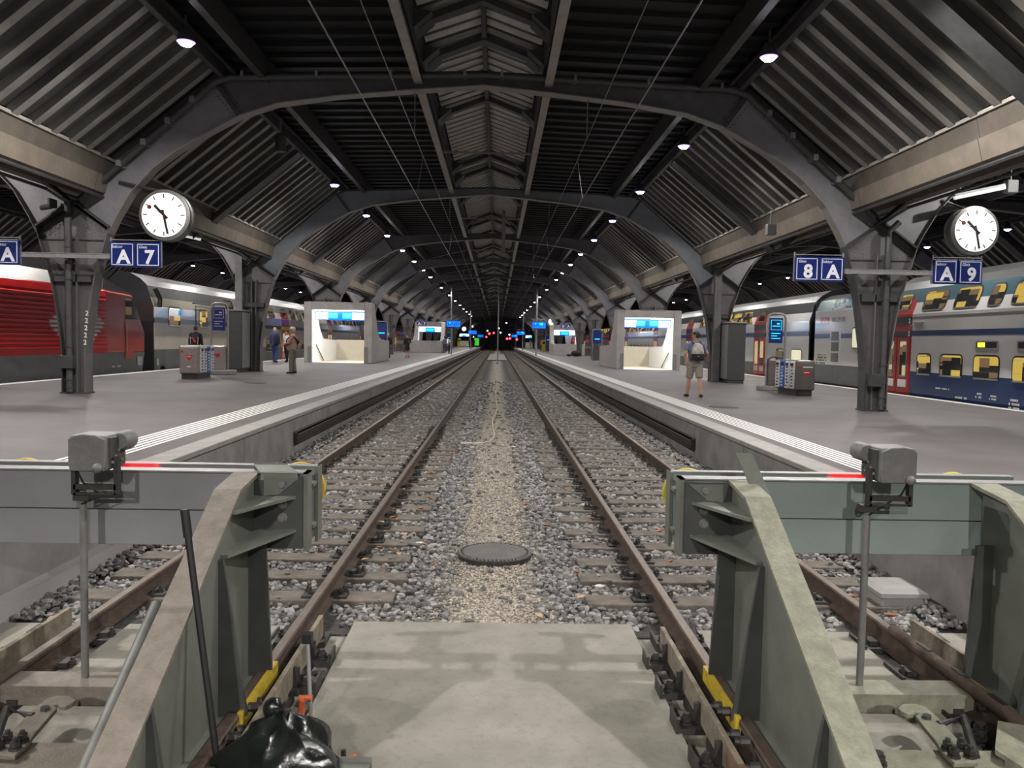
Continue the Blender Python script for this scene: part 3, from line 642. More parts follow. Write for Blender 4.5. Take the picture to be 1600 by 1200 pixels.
# --- right: blue and white double-decker
XS=12.95
d=Car('double_deck_coach','white and navy double-deck coach with lit windows at the right frame edge','train',1,XS,9.5,26.15,PD,group=None)
d.band('lower_panel','t_navy',-.30,.72); d.band('side_panel','t_white',.72,2.86); d.band('navy_stripe','t_navy',1.83,1.985,out=.004); d.band('upper_panel','t_teal',2.86,3.30); d.band('roof','t_roof',3.30,3.86)
d.band('gutter','t_silver',2.40,2.42,9.5,24.4,out=.012)
for a,b_ in ((22.78,23.95),(21.2,22.3),(20.2,20.72),(18.5,19.75),(16.9,18.1)): d.window(a,b_,2.60,3.16,r=.13)
d.window(24.75,25.4,2.66,3.14,'win_lit',r=.08)
for a,b_ in ((23.3,24.0),(21.7,22.75),(20.08,21.12),(18.45,19.5),(16.8,17.9)): d.window(a,b_,.66,1.25,r=.10)
for a in (20.12,18.42,16.7):
    f=d.plate(MB(),d.rr(a,a+.98,1.44,1.68,.03),-.01,.012).build('destination_box','t_silver',d.t); g=d.plate(MB(),d.rr(a+.06,a+.92,1.48,1.64,.02),0,.016).build('display','black',f)
    if a>20: m=MB(); m.box(d.X(1.5,.02),d.X(1.5,.0),a+.56,a+.86,1.50,1.62); m.build('led_text','led_yellow',f)
dz=d.band('door_surround','t_door',-.10,2.98,24.42,26.12,out=.006)
for a,b_ in ((24.5,25.24),(25.28,26.04)):
    l=d.plate(MB(),d.rr(a,b_,-.02,1.78,.02),0,.02).build('door_leaf','t_door',d.t)
    f=d.plate(MB(),d.rr(a+.14,b_-.16,.52,1.68,.07),.015,.026).build('window_frame','t_silver',l); d.plate(MB(),d.rr(a+.18,b_-.20,.57,1.64,.05),.02,.031).build('pane','win_door',l)
    m=MB(); m.box(d.X(.3,.026),d.X(.3,.0),a+.12,b_-.12,.20,.44); m.build('notice','paint_white',l)
m=MB(); m.box(d.X(1.85,.014),d.X(1.85,0),24.44,26.1,1.79,1.98); m.box(d.X(2.3,.014),d.X(2.3,0),24.44,26.1,2.17,2.42); hb=m.build('header_band','t_dark',d.t)
m=MB(); d.txt(m,'2',.2,24.56,1.885,.014); d.txt(m,'2',.2,24.56,2.29,.014); m.build('class_number','sign_white',hb)
m=MB()
d.marks(m,23.0,.26,1,14,.055,.07); d.marks(m,22.0,.05,1,9,.07,.10); d.marks(m,21.0,.22,2,4,.07,.09); d.marks(m,20.4,.2,2,6,.05,.08); d.marks(m,19.6,.15,3,7,.06,.1); d.marks(m,24.1,2.32,1,1,.5,.05)
m.build('small_lettering','paint_white',d.t)
B('handle_rail','t_silver',d.t,XS-.04,XS,23.7,24.3,2.22,2.25)
# --- white motor unit
PL_=[(-.25,.06),(.0,0),(2.84,0),(3.28,.22),(3.5,.6),(3.55,1.4)]
e=Car('electric_locomotive','white electric locomotive with a lit cab window behind the nearest right column','train',1,XS,26.85,31.95,PL_)
e.band('skirt','t_grey',.02,.74); e.band('side_panel','t_white',.74,2.86); e.band('navy_stripe','t_stripe',1.78,1.95,out=.004); e.band('upper_panel','t_teal',2.86,3.30); e.band('roof','t_dark',3.30,3.5)
e.window(27.72,28.52,1.42,2.12,'win_pale',r=.1,fr=.05)
f=e.plate(MB(),e.rr(29.5,30.45,.78,2.1,.06),-.01,.012).build('vent_frame','t_white',e.t); m=MB()
for z in (.86,1.27,1.68): e.plate(m,e.rr(29.66,30.3,z,z+.34,.02),0,.018)
m.build('vent_grille','t_dark',f)
f=e.plate(MB(),e.rr(30.62,31.42,2.34,2.60,.005),0,.012).build('red_emblem','t_door',e.t); m=MB()
for a,b_ in ((30.74,31.3),): m.box(e.X(2.4,.016),e.X(2.4,0),a,b_,2.455,2.485); m.box(e.X(2.4,.016),e.X(2.4,0),31.0,31.04,2.38,2.56)
for sgn in (-1,1):
    c=31.02+sgn*.2; m.add([(e.X(2.4,.016),c,2.38),(e.X(2.4,.016),c,2.56),(e.X(2.4,.016),c+sgn*.1,2.47)],[(0,1,2)])
m.build('arrow','paint_white',f); m=MB(); e.txt(m,'SBB CFF FFS',.235,29.75,2.47,.006,.02); m.build('lettering','t_dark',e.t)
m=MB(); e.marks(m,31.7,1.1,1,9,.1,.06); e.marks(m,31.7,.98,3,9,.11,.11); m.build('small_lettering','t_dark',e.t)
e.bogie(29.9); b=MB(); b.tube([(14.2,31,3.5),(13.9,30.2,3.75),(14.3,29.4,3.85)],.03,6); b.tube([(13.6,30.2,3.75),(14.8,30.2,3.75)],.03,6); b.build('pantograph','t_silver',e.t)
# --- next coaches
def coach(name,label,sg,xs,y0,y1,white,dark,doors,wl,wu,stripe,group,door2='t_door',yellow=True,roof='t_roof'):
    c=Car(name,label,'train',sg,xs,y0,y1,PD,group=group)
    c.band('skirt',dark,-.28,.86 if sg<0 else .62); c.band('side_panel',white,.86 if sg<0 else .62,2.86); c.band('stripe',stripe,1.88,2.08,out=.004); c.band('upper_panel','t_dark' if sg>0 else 't_grey',2.86,3.34); c.band('roof',roof,3.34,3.86)
    for a,b_,m_ in wl: c.window(a,b_,.60 if (b_-a)<1.5 else .5,1.28,m_)
    for a,b_,m_ in wu: c.window(a,b_,2.58,3.16,m_)
    for a in doors:
        c.band('door_surround','t_door',-.05,2.95,a-.85,a+.85,out=.006)
        for q in (-.78,.02):
            l=c.plate(MB(),c.rr(a+q,a+q+.76,-.02,1.80,.02),0,.02).build('door_leaf','t_orange' if sg<0 else 't_door',c.t)
            c.plate(MB(),c.rr(a+q+.16,a+q+.6,.5,1.66,.06),.015,.028).build('pane','win_door',l)
            m=MB(); m.box(c.X(.3,.026),c.X(.3,.0),a+q+.1,a+q+.66,.2,.46); m.build('notice','t_cream',l)
        c.band('header_band','t_yellow' if sg<0 else 't_dark',1.86,2.06,a-.9,a+.9,out=.014); c.window(a-.4,a+.4,2.62,3.12,'win_dim')
        if sg>0: c.band('header_band','t_dark',2.2,2.46,a-.82,a+.82,out=.014)
    return c
c=coach('double_deck_coach','white and grey double-deck coach beyond the right info board',1,XS,32.6,58.4,'t_white','t_grey',[38.7,53.],[(33.3,34.4,'win_pale'),(35.2,36.3,'win_dim')]+[(41+i*1.7,42.2+i*1.7,'win_dim') for i in range(6)],[(40.4+i*1.75,41.7+i*1.75,'win_lit') for i in range(6)],'t_stripe','trains at the right platform')
c.bogie(35.)
for i in range(3): MB().box(c.X(2.5,.02),c.X(2.5,-.02),40.0+i*1.75,40.3+i*1.75,2.6,2.8).build('yellow_patch','t_yellow',c.t)
f=c.plate(MB(),c.rr(33.25,34.0,1.7,2.15,.02),0,.02).build('yellow_notice','led_yellow',c.t) if 0 else None
for k,(y0,lb) in enumerate(((58.9,'third white double-deck coach along the right platform, seen through the stair entrance'),(85.,'fourth, tiny white double-deck coach along the right platform'),(111.,'farthest white double-deck coach along the right platform'))):
    coach('double_deck_coach',lb,1,XS,y0,y0+25.6,'t_white','t_grey',[y0+5.5,y0+20],[(y0+8+i*1.7,y0+9.2+i*1.7,'win_dim') for i in range(6)],[(y0+7.2+i*1.75,y0+8.5+i*1.75,'win_lit') for i in range(7)],'t_stripe','trains at the right platform')
# bellows between vehicles
for sg,xs,y0,y1,lb in ((1,XS,26.15,26.85,'black bellows between the navy coach and the white locomotive'),(1,XS,31.95,32.6,'black bellows between the white locomotive and the next coach')):
    t=thing('gangway_bellows',lb,'bellows',(xs+1.4,y0,0)); b=MB()
    for i in range(6): w=.04 if i%2 else 0.; yy=y0+(y1-y0)*i/6; b.box(xs+.22+w,xs+2.5,yy,yy+(y1-y0)/6,-.3,3.3-w)
    b.build('fold','t_black',t); B('cable','t_silver',t,xs+.2,xs+.24,y0+.2,y0+.24,2.6,3.0)
# --- left: red locomotive
XL=-13.1
PR_=[(-.22,.05),(.05,0),(2.55,0),(2.86,.05),(3.30,.42),(3.34,1.4)]
r=Car('red_locomotive','red electric locomotive with ribbed sides and a white double-arrow emblem at the left platform','train',-1,XL,11.,26.7,PR_)
r.band('skirt','t_grey',-.2,.78); r.band('side_panel','t_red_shade',.78,2.70); r.band('upper_panel','t_red',2.66,2.86,out=.03); r.band('roof_slope','t_roof_panel',2.90,3.30)
r.band('roof_edge','t_red',2.78,2.88,out=.02); r.band('lower_rail','t_black',-.24,-.12,out=.01)
B('equipment_hood','t_roof',r.t,XL-.6,XL-2.2,20,26.,3.3,3.62)
lv=MB(); wt=MB(); X=lambda z,o:r.X(z,o)
for i in range(13):
    z=.97+.128*i
    lv.prism([(X(z,.0),z),(X(z,.06),z+.0),(X(z,.06),z+.045),(X(z,.0),z+.075)],lambda a,b,t:(a,t,b),11.,26.6)
    dz_=abs(z+.03-1.72); hw=1.64-1.45*dz_ if dz_<.72 else 0
    if hw>.15:
        for sgn in (-1,1):
            a=24.8+sgn*hw; b_=24.8+sgn*max(hw-.95,0); wt.prism([(X(z,.0),z-.01),(X(z,.07),z-.012),(X(z,.07),z+.064),(X(z,.0),z+.09)],lambda p,q,t:(p,t,q),min(a,b_),max(a,b_))
lv.build('louvre_panel','t_red',r.t); wt.build('white_emblem','paint_white',r.t)
cabp=[(26.6,-.2),(29.2,-.2),(29.37,.1),(29.58,.78),(29.58,1.5),(28.62,2.82),(26.6,2.88)]
MB().yz([(26.6,.78),(29.58,.78),(29.58,1.5),(28.62,2.82),(26.6,2.88)],XL-2.8,XL).build('cab','t_red_dull',r.t,bevel=.06)
MB().yz([(26.6,-.2),(29.2,-.2),(29.37,.1),(29.56,.78),(26.6,.78)],XL-2.75,XL-.01).build('cab_skirt','t_grey',r.t)
MB().yz([(26.6,2.86),(28.62,2.82),(27.75,3.08),(26.6,3.30)],XL-2.5,XL-.06).build('cab_roof','t_roof_panel',r.t)
MB().yz([(28.05,1.95),(29.18,1.95),(28.66,2.66),(28.05,2.68)],XL-.02,XL+.012).build('cab_window','win_dim',r.t)
dd=MB().yz([(28.0,.55),(28.62,.55),(28.62,1.9),(28.0,1.9)],XL-.02,XL+.016).build('cab_door','t_red_dull',r.t); B('door_handle','t_silver',dd,XL,XL+.04,28.06,28.1,.8,1.7)
m=MB(); 
for k in range(2): m.box(XL,XL+.012,27.0+k*.4,27.25+k*.4,.28,.34)
m.box(XL,XL+.02,28.9,29.3,.3,.62); m.build('marking','t_silver',r.t)
m=MB(); m.box(XL-.02,XL+.03,26.9,28.9,-.1,-.05); m.build('step','t_silver',r.t)
# --- left: cream double-deck coaches
c=coach('double_deck_coach','cream and dark grey double-deck coach behind the red locomotive',-1,XL,30.4,55.8,'t_cream','t_grey',[49.],[(45.,46.3,'win_dim'),(51.2,52.4,'win_dim'),(52.9,54.1,'win_dim')],[(38.6,39.7,'win_dim'),(40.3,41.4,'win_dim'),(42.,43.1,'win_dim'),(43.9,45.,'win_dim'),(45.6,46.8,'win_dim'),(50.5,51.6,'win_dim'),(52.2,53.3,'win_dim'),(53.8,54.9,'win_dim')],'t_dark','trains at the left platform')
c.window(31.72,32.82,1.80,2.50,'win_lit',r=.1,fr=.06)
f=c.plate(MB(),c.rr(34.5,36.3,.55,2.72,.03),-.01,.015).build('crew_door','t_cream',c.t); m=MB(); m.box(c.X(1.6,.022),c.X(1.6,.0),34.5,34.53,.55,2.72); m.box(c.X(1.6,.022),c.X(1.6,.0),36.27,36.3,.55,2.72); m.build('door_seal','gasket',f)
c.window(34.95,35.85,1.80,2.52,'win_lit',r=.1,fr=.05)
B('door_rail','t_dark',c.t,XL-.02,XL+.06,34.2,36.7,2.78,2.83); m=MB(); m.tube([(XL+.04,30.75,2.5),(XL+.05,30.8,2.8),(XL-.1,30.7,3.2)],.09,8); m.build('cable_loop','t_black',c.t)
m=MB(); m.box(XL-.05,XL+.03,30.55,30.7,.25,.5); m.box(XL-.1,XL,30.9,31.3,-.05,.2); m.build('coupling_socket','t_silver',c.t); c.bogie(32.6)
for k,(y0,lb) in enumerate(((56.4,'second cream double-deck coach along the left platform, seen through the stair entrance'),(82.3,'third, small cream coach along the left platform'),(108.,'farthest cream coach along the left platform'))):
    coach('double_deck_coach',lb,-1,XL,y0,y0+25.4,'t_cream','t_grey',[y0+5.5,y0+19.5],[(y0+8+i*1.7,y0+9.2+i*1.7,'win_lit') for i in range(6)],[(y0+7.2+i*1.75,y0+8.5+i*1.75,'win_dim') for i in range(7)],'t_dark','trains at the left platform')
# ================================================================ STAIR ENTRANCES (concrete portals over the underpass stairs)
def stair_entrance(x0,x1,y0,y1,z,low_side,label,h=3.27,lit=True,people=False,near=True):
    """x0 is the side whose rear wall drops low towards the camera aisle; light concrete portal with parapets"""
    t=thing('stair_entrance',label,'stair entrance',((x0+x1)/2,y0,z),'concrete stair entrances'); s=1 if x1>x0 else -1
    th=.42; a,b=(x0,x1) if s>0 else (x1,x0)
    X=lambda k:x0+s*k; wd=abs(x1-x0)
    # frame: aisle-side wall (long, stepping down), far side wall, lintel
    wall=[(y0,0),(y0,h),(y0+.9,h-.02),(y0+2.1,1.75),(y0+2.9,1.30),(y1,1.22),(y1,0)]
    MB().yz([(y,z+q) for y,q in wall],X(0),X(th)).build('side_wall','subway_con',t,bevel=.03)
    MB().yz([(y,z+q) for y,q in wall],X(wd-th),X(wd)).build('side_wall','subway_con',t,bevel=.03)
    MB().box(X(th),X(wd-th),y0,y0+.9,z+h-.43,z+h).build('lintel','subway_con',t)
    MB().box(X(th),X(wd-th),y1-.3,y1,z,z+1.24).build('rear_parapet','subway_in',t)
    MB().box(X(th),X(th+.01),y0+.05,y1-.3,z,z+1.2).build('inner_lining','subway_in',t)
    MB().yz([(y0+.02,z),(y0+.02,z+h-.43),(y0+.9,z+h-.43),(y0+2.1,z+1.72),(y0+2.9,z+1.28),(y1-.3,z+1.2),(y1-.3,z)],X(wd-th-.012),X(wd-th)).build('inner_lining','subway_white',t)
    B('stair_landing','subway_in',t,X(th),X(wd-th),y0+.1,y1-.3,z-.02,z+.006)
    if near:
        for k0,k1 in ((th-.22,th),(wd-th,wd-th+.22)): B('base_plate','cab_light',t,X(k0),X(k1),y0-.012,y0+.05,z,z+.88)
        hr=MB(); hr.tube([(X(wd-th-.08),y0+.7,z+.95),(X(wd-th-.08),y0+2.6,z+.05)],.03,8); hr.build('handrail','steel_dark',t)
    # illuminated board
    yb=y0+.55; zt=z+h-.50
    f=B('sign_board','screen_blue',t,X(th+.05),X(wd-th-.05),yb,yb+.12,zt-.46,zt)
    m=MB(); L=wd-2*th-.1; n0=th+.05
    for q0,q1 in ((.02,.14),(.15,.26),(.74,.85),(.86,.98)): m.box(X(n0+L*q0),X(n0+L*q1),yb-.008,yb,zt-.42,zt-.06)
    m.build('pictogram_panel','screen_white',f)
    m=MB(); m.box(X(n0+L*.28),X(n0+L*.45),yb-.009,yb,zt-.36,zt-.08); m.box(X(n0+L*.55),X(n0+L*.72),yb-.009,yb,zt-.36,zt-.08); m.build('lit_panel','screen_cyan',f)
    m=MB()
    for q in (.05,.10,.19,.23,.78,.82,.90,.94): m.box(X(n0+L*q),X(n0+L*(q+.018)),yb-.014,yb-.008,zt-.32+.05*(int(q*50)%2),zt-.2+.05*(int(q*50)%2)); 
    m.build('pictogram','sign_blue',f)
    B('light_strip','tube_light',t,X(th+.1),X(wd-th-.1),y0+.25,y0+.5,z+h-.47,z+h-.43)
    if lit:
        ld=bpy.data.lights.get('stair_light') or bpy.data.lights.new('stair_light','AREA'); ld.energy=90; ld.shape='RECTANGLE'; ld.size=2.2; ld.size_y=.25; ld.color=(1.,.97,.85)
        lo=bpy.data.objects.new('stair_light',ld); COL.objects.link(lo); lo.parent=t; lo.location=(0,.82,h-.46)
    return t
stair_entrance(-6.75,-10.4,42.6,49.4,.09,1,'nearest concrete stair entrance on the left platform with a lit blue board')
stair_entrance(6.55,10.1,43.2,50.3,0,1,'nearest concrete stair entrance on the right platform with a lit blue board')
def stair_back(x0,x1,y0,y1,z,label):
    """stair entrance seen from its low rear end"""
    t=stair_entrance(x0,x1,y1,y0,z,1,label,near=False) if 0 else thing('stair_entrance',label,'stair entrance',((x0+x1)/2,y0,z),'concrete stair entrances')
    s=1 if x1>x0 else -1; X=lambda k:x0+s*k; wd=abs(x1-x0); th=.42; h=3.45
    wall=[(y0,0),(y0,1.22),(y1-2.9,1.30),(y1-2.1,1.75),(y1-.9,h-.02),(y1,h),(y1,0)]
    for k in (0,wd-th): MB().yz([(y,z+q) for y,q in wall],X(k),X(k+th)).build('side_wall','subway_con',t,bevel=.03)
    B('rear_parapet','subway_con',t,X(th),X(wd-th),y0,y0+.3,z,z+1.24); B('lintel','subway_con',t,X(th),X(wd-th),y1-.9,y1,z+h-.62,z+h)
    f=B('sign_board','screen_blue',t,X(th+.05),X(wd-th-.05),y1-1.0,y1-.9,z+h-1.2,z+h-.72); L=wd-2*th; m=MB()
    for q0,q1 in ((.02,.28),(.7,.98)): m.box(X(th+L*q0),X(th+L*q1),y1-1.01,y1-1.,z+h-1.16,z+h-.76)
    m.build('pictogram_panel','screen_white',f); m=MB(); m.box(X(th+L*.34),X(th+L*.66),y1-1.012,y1-1.,z+h-1.1,z+h-.82); m.build('lit_panel','screen_cyan',f)
    B('light_strip','tube_light',t,X(th+.1),X(wd-th-.1),y1-.6,y1-.3,z+h-.66,z+h-.63)
    ld=bpy.data.lights['stair_light']; lo=bpy.data.objects.new('stair_light',ld); COL.objects.link(lo); lo.parent=t; lo.location=(0,y1-y0-.5,h-.7)
    return t
stair_back(-6.1,-9.6,86,93,.09,'second concrete stair entrance on the left platform with a low pinkish parapet')
stair_back(6.2,9.7,87.,94.,0,'second concrete stair entrance on the right platform behind the slim columns')
stair_entrance(-6.3,-9.6,187.5,194,.09,1,'distant pale lit stair entrance on the left platform',near=False)
stair_entrance(6.3,9.6,187.5,194,0,1,'distant pale lit stair entrance on the right platform',near=False)

# ================================================================ CABINETS
def cabinet(x,y,z,w,dp,h,light_side,label):
    t=thing('utility_cabinet',label,'cabinet',(x,y,z))
    B('plinth','steel_dark',t,x-w/2+.03,x+w/2-.03,y-dp/2+.03,y+dp/2-.03,z,z+.12); B('body','cab_dark',t,x-w/2,x+w/2,y-dp/2,y+dp/2,z+.12,z+h-.06,bevel=.01)
    B('lid','cab_light',t,x-w/2-.03,x+w/2+.03,y-dp/2-.03,y+dp/2+.03,z+h-.06,z+h,bevel=.01)
    xs=x+light_side*(w/2+.012); f=None
    for k in range(2):
        f=B('door','cab_light',t,x+light_side*w/2,xs,y-dp/2+.02+k*(dp/2-.01),y-.01+k*(dp/2-.01),z+.16,z+h-.1)
    B('handle','galv',f,xs,xs+light_side*.03,y+.05,y+.12,z+1.0,z+1.25)
    return t
cabinet(-9.70,29.75,.09,.56,.95,2.32,1,'tall grey two-door cabinet in front of the second left column')
cabinet(8.95,29.82,0,.66,1.05,2.3,-1,'tall dark grey cabinet beside the second right column')
# ================================================================ RECYCLING STATIONS
def heart(mb,c,sz,xd,yd,lift=.004):
    n=V(xd).cross(V(yd)); pts=[]
    for k in range(28):
        a=2*PI*k/28; hx=16*math.sin(a)**3; hy=13*math.cos(a)-5*math.cos(2*a)-2*math.cos(3*a)-math.cos(4*a); pts.append(V(c)+V(xd)*(hx*sz/32)+V(yd)*(hy*sz/32)+n*lift)
    mb.add(pts,[tuple(range(len(pts)))])
def recycler(x,y,z,yaw,slots_side,label):
    t=thing('recycling_station',label,'recycling bin',(0,0,0)); w,dp,h=.6,1.2,1.03
    B('plinth','steel_dark',t,-w/2+.05,w/2-.05,-dp/2+.08,dp/2-.08,0,.16)
    B('housing','steel_brushed' if slots_side>0 else 'steel_brushed_dark',t,-w/2,w/2,-dp/2,dp/2,.16,h,bevel=.05)
    p=B('end_panel','steel_brushed' if slots_side>0 else 'steel_brushed_dark',t,-w/2+.05,w/2-.05,-dp/2-.012,-dp/2+.01,.2,h-.08,bevel=.006)
    m=MB(); heart(m,(.02,-dp/2-.013,.66),.2,(1,0,0),(0,0,1)); m.box(-.24,-.16,-dp/2-.016,-dp/2-.012,(h-.22),(h-.17)); m.build('heart_sticker','heart',p)
    m=MB(); m.box(-.10,.2,-dp/2-.016,-dp/2-.012,h-.21,h-.18) if slots_side<0 else m.box(-.06,.06,-dp/2-.016,-dp/2-.012,.36,.40); m.build('lettering','paint_white',p)
    m=MB(); m.box(-.07,.09,-dp/2-.02,-dp/2-.017,.67,.69); m.build('heart_text','paint_white',p)
    cols=['bin_white','bin_white','bin_blue','bin_white']
    if slots_side<0: cols=['bin_white','bin_white','bin_blue','bin_white']
    for i,cm_ in enumerate(cols):
        y0=-dp/2+.05+i*.285; xs=slots_side*w/2
        q=B('bin_front',cm_,t,xs,xs+slots_side*.05,y0,y0+.24,.2,h-.03,bevel=.02)
        g=MB(); rr=random.Random(i*3+slots_side)
        for k in range(7): zz=.26+k*.09; g.box(xs+slots_side*.05,xs+slots_side*.054,y0+.03+rr.random()*.05,y0+.13+rr.random()*.07,zz,zz+.045)
        g.build('pictogram','cab_dark' if cm_!='bin_blue' else 'bin_white',q)
        B('throw_slot','black',q,xs+slots_side*.05,xs+slots_side*.056,y0+.04,y0+.2,.86,.94)
        B('divider','steel_dark',t,xs,xs+slots_side*.03,y0+.245,y0+.28,.2,h-.02)
    t.location=(x,y,z); t.rotation_euler=(0,0,yaw); return t
recycler(-9.36,24.7,.09,R(0),1,'brushed steel recycling station with a red heart in front of the left info board')
recycler(8.80,23.04,0,R(8),-1,'dark steel recycling station with a red heart in front of the right info board')
# ================================================================ INFO BOARDS
def info_board(x,y,z,s,label,dark):
    t=thing('info_board',label,'info board',(x,y,z)); w=.58; h=2.46
    B('foot','coping',t,x-.5,x+.5,y-.32,y+.32,z,z+.16,bevel=.03)
    b=MB(); pts=[(x-w/2,y,z+.1),(x-w/2,y,z+h-.16),(x-w/2+.05,y,z+h-.04),(x-w/2+.16,y,z+h),(x+w/2-.16,y,z+h),(x+w/2-.05,y,z+h-.04),(x+w/2,y,z+h-.16),(x+w/2,y,z+.1)]
    b.tube(pts,.035,8,up=(0,1,0)); b.build('tube_frame','galv',t,smooth=True)
    p=B('poster','sign_blue',t,x-w/2+.06,x+w/2-.10,y-.03,y+.03,z+1.52,z+h-.14)
    m=MB()
    for k in range(3): m.box(x-.17,x+.12-(.1 if k==1 else 0),y-.036,y-.03,z+1.66+k*.08,z+1.68+k*.08)
    m.box(x-.14,x+.10,y-.036,y-.03,z+2.05,z+2.075); m.box(x-.0,x+.09,y-.036,y-.03,z+2.12,z+2.16)
    for q in ((x-.19,x-.18,z+1.94,z+2.26),(x+.14,x+.15,z+1.94,z+2.26),(x-.19,x+.15,z+1.94,z+1.95),(x-.19,x+.15,z+2.25,z+2.26)): m.box(q[0],q[1],y-.036,y-.03,q[2],q[3])
    m.build('poster_text','screen_cyan' if dark else 'bin_white',p)
    c=MB().tube([(x-.02,y,z+.16),(x-.02,y,z+1.14)],.36,16).build('waste_bin','steel_brushed' if not dark else 'steel_brushed_dark',t,smooth=True) if 0 else B('waste_bin','steel_brushed' if not dark else 'steel_brushed_dark',t,x-.25,x+.25,y-.15,y+.15,z+.16,z+1.0,bevel=.04)
    m=MB(); heart(m,(x+(-.02 if not dark else .1),y-.151,z+.66),.18,(1,0,0),(0,0,1)); m.box(x-.2,x-.12,y-.156,y-.15,z+.86,z+.9); m.build('heart_sticker','heart',c)
    if dark: m=MB(); m.tube([(x-.25,y,z+.98),(x-.15,y,z+1.06),(x,y,z+1.08),(x+.15,y,z+1.06),(x+.25,y,z+.98)],.03,6); m.build('bin_hood','steel_dark',t)
    return t
info_board(-9.62,27.5,.09,-1,'blue information board with a waste bin in front of the cream coach',False)
info_board(8.93,25.1,0,1,'blue information board behind the right recycling station',True)
for x,y,lb in ((-7.75,53,'small blue information board behind the left stair entrance'),(8.0,63,'small blue information board beside the slim right columns'),(7.6,118,'small pale information board farther along the right platform'),(-7.2,118,'small blue information board farther along the left platform')):
    t=thing('info_board',lb,'info board',(x,y,gz(x)),'far information boards'); z=gz(x); b=MB(); b.tube([(x-.38,y,z),(x-.38,y,z+2.4),(x-.3,y,z+2.5),(x+.3,y,z+2.5),(x+.38,y,z+2.4),(x+.38,y,z)],.035,6,up=(0,1,0)); b.build('tube_frame','galv',t)
    p=B('poster','sign_blue',t,x-.34,x+.34,y-.03,y+.03,z+1.4,z+2.4); B('poster_text','screen_cyan',p,x-.2,x+.2,y-.036,y-.03,z+1.7,z+1.76); B('lower_panel','cab_dark',t,x-.32,x+.32,y-.08,y+.08,z+.02,z+.9)
for x,y,z0,lb,mt in ((7.3,124,0,'small yellow ticket machine on the right platform in the distance','yellow_lime'),(-8.,165,.05,'small yellow ticket machine on the left platform in the distance','yellow_lime')):
    t=thing('ticket_machine',lb,'ticket machine',(x,y,gz(x))); z=gz(x); B('case',mt,t,x-.3,x+.3,y-.25,y+.25,z,z+1.7,bevel=.03); B('screen','black',t,x-.2,x+.2,y-.26,y-.25,z+1.1,z+1.45)
t=thing('green_kiosk','small green lit kiosk at the far end of the left platform','kiosk',(-5.3,205,.0)); B('wall_panel','yellow_lime',t,-6.0,-4.6,205,206.5,0,.2)
mk('red_far',(.6,.01,.01),.3,0,0,emit=(1,.02,.03),estr=12); mk('lens_far',(1,1,1),.3,0,0,emit=(1.,.9,.8),estr=5)
mk('kiosk_green',(.05,.35,.03),.5,0,0,emit=(.1,.9,.05),estr=.5); B('glazing','kiosk_green',t,-5.95,-4.65,205.02,206.4,.2,2.1); B('roof_slab','paint_white',t,-6.05,-4.5,204.9,206.6,2.1,2.3)
# platform hatch covers and litter
for x,y,lb in ((5.25,18.0,'dark round cover in the right platform asphalt ahead of the walking man'),(-7.05,23.,'dark flat cover in the left platform asphalt')):
    t=thing('platform_cover',lb,'manhole cover',(x,y,gz(x))); MB().lathe([(.34,0),(.34,.008),(.30,.012),(.001,.012)],(x,y,gz(x)),n=24).build('lid','iron',t)
# bench with luggage by the far right column
t=thing('luggage_pile','dark bags heaped at the foot of a slim right column','luggage',(8.1,80.6,0)); MB().ball((8.1,80.6,.3),.35,10,(1.5,1,.9)).build('duffel','c_black',t,smooth=True); MB().ball((7.4,80.5,.14),.2,8,(1.5,1,.7)).build('small_bag','c_darkgrey',t,smooth=True)
# ================================================================ TRACKS
RP=[(-.065,0),(.065,0),(.065,.012),(.012,.03),(.010,.105),(.036,.115),(.036,.138),(.028,.145),(-.028,.145),(-.036,.138),(-.036,.115),(-.010,.105),(-.012,.03),(-.065,.012)]
RX=[-TC-.735,-TC+.735,TC-.735,TC+.735]; RB=RAILZ-.145
RN=['outer rail of the left track, beside the left platform','inner rail of the left track, left of the gravel strip','inner rail of the right track, right of the gravel strip','outer rail of the right track, beside the right platform']
def bolt(b,x,y,z,r=.017,h=.05): 
    b.lathe([(r*1.7,0),(r*1.7,.012),(r,.012),(r,.012+h*.5)],(x,y,z),n=8); b.lathe([(r*1.45,0),(r*1.45,.022)],(x,y,z+.016),n=6); b.lathe([(r*.8,0),(r*.8,.02)],(x,y,z+.036),n=6)
for i,x in enumerate(RX):
    t=thing('steel_rail','worn steel '+RN[i],'rail',(x,3,RB),'running rails')
    MB().xz([(x+a,RB+z) for a,z in RP],2.3,YE).build('rail_body','rail_side',t); B('running_surface','rail_top',t,x-.027,x+.027,4.7,YE,RAILZ-.002,RAILZ+.002)
    for k in range(4):
        y=3.95+.52*k; f=MB(); f.box(x-.19,x+.19,y-.11,y+.11,RB-.03,RB+.004); 
        for q in (-.14,.14): bolt(f,x+q,y,RB); f.box(x+q*.72-.03,x+q*.72+.03,y-.05,y+.05,RB,RB+.035)
        f.box(x-.20,x-.185,y-.13,y+.13,RB-.04,RB+.03); f.build('base_plate','iron',t)
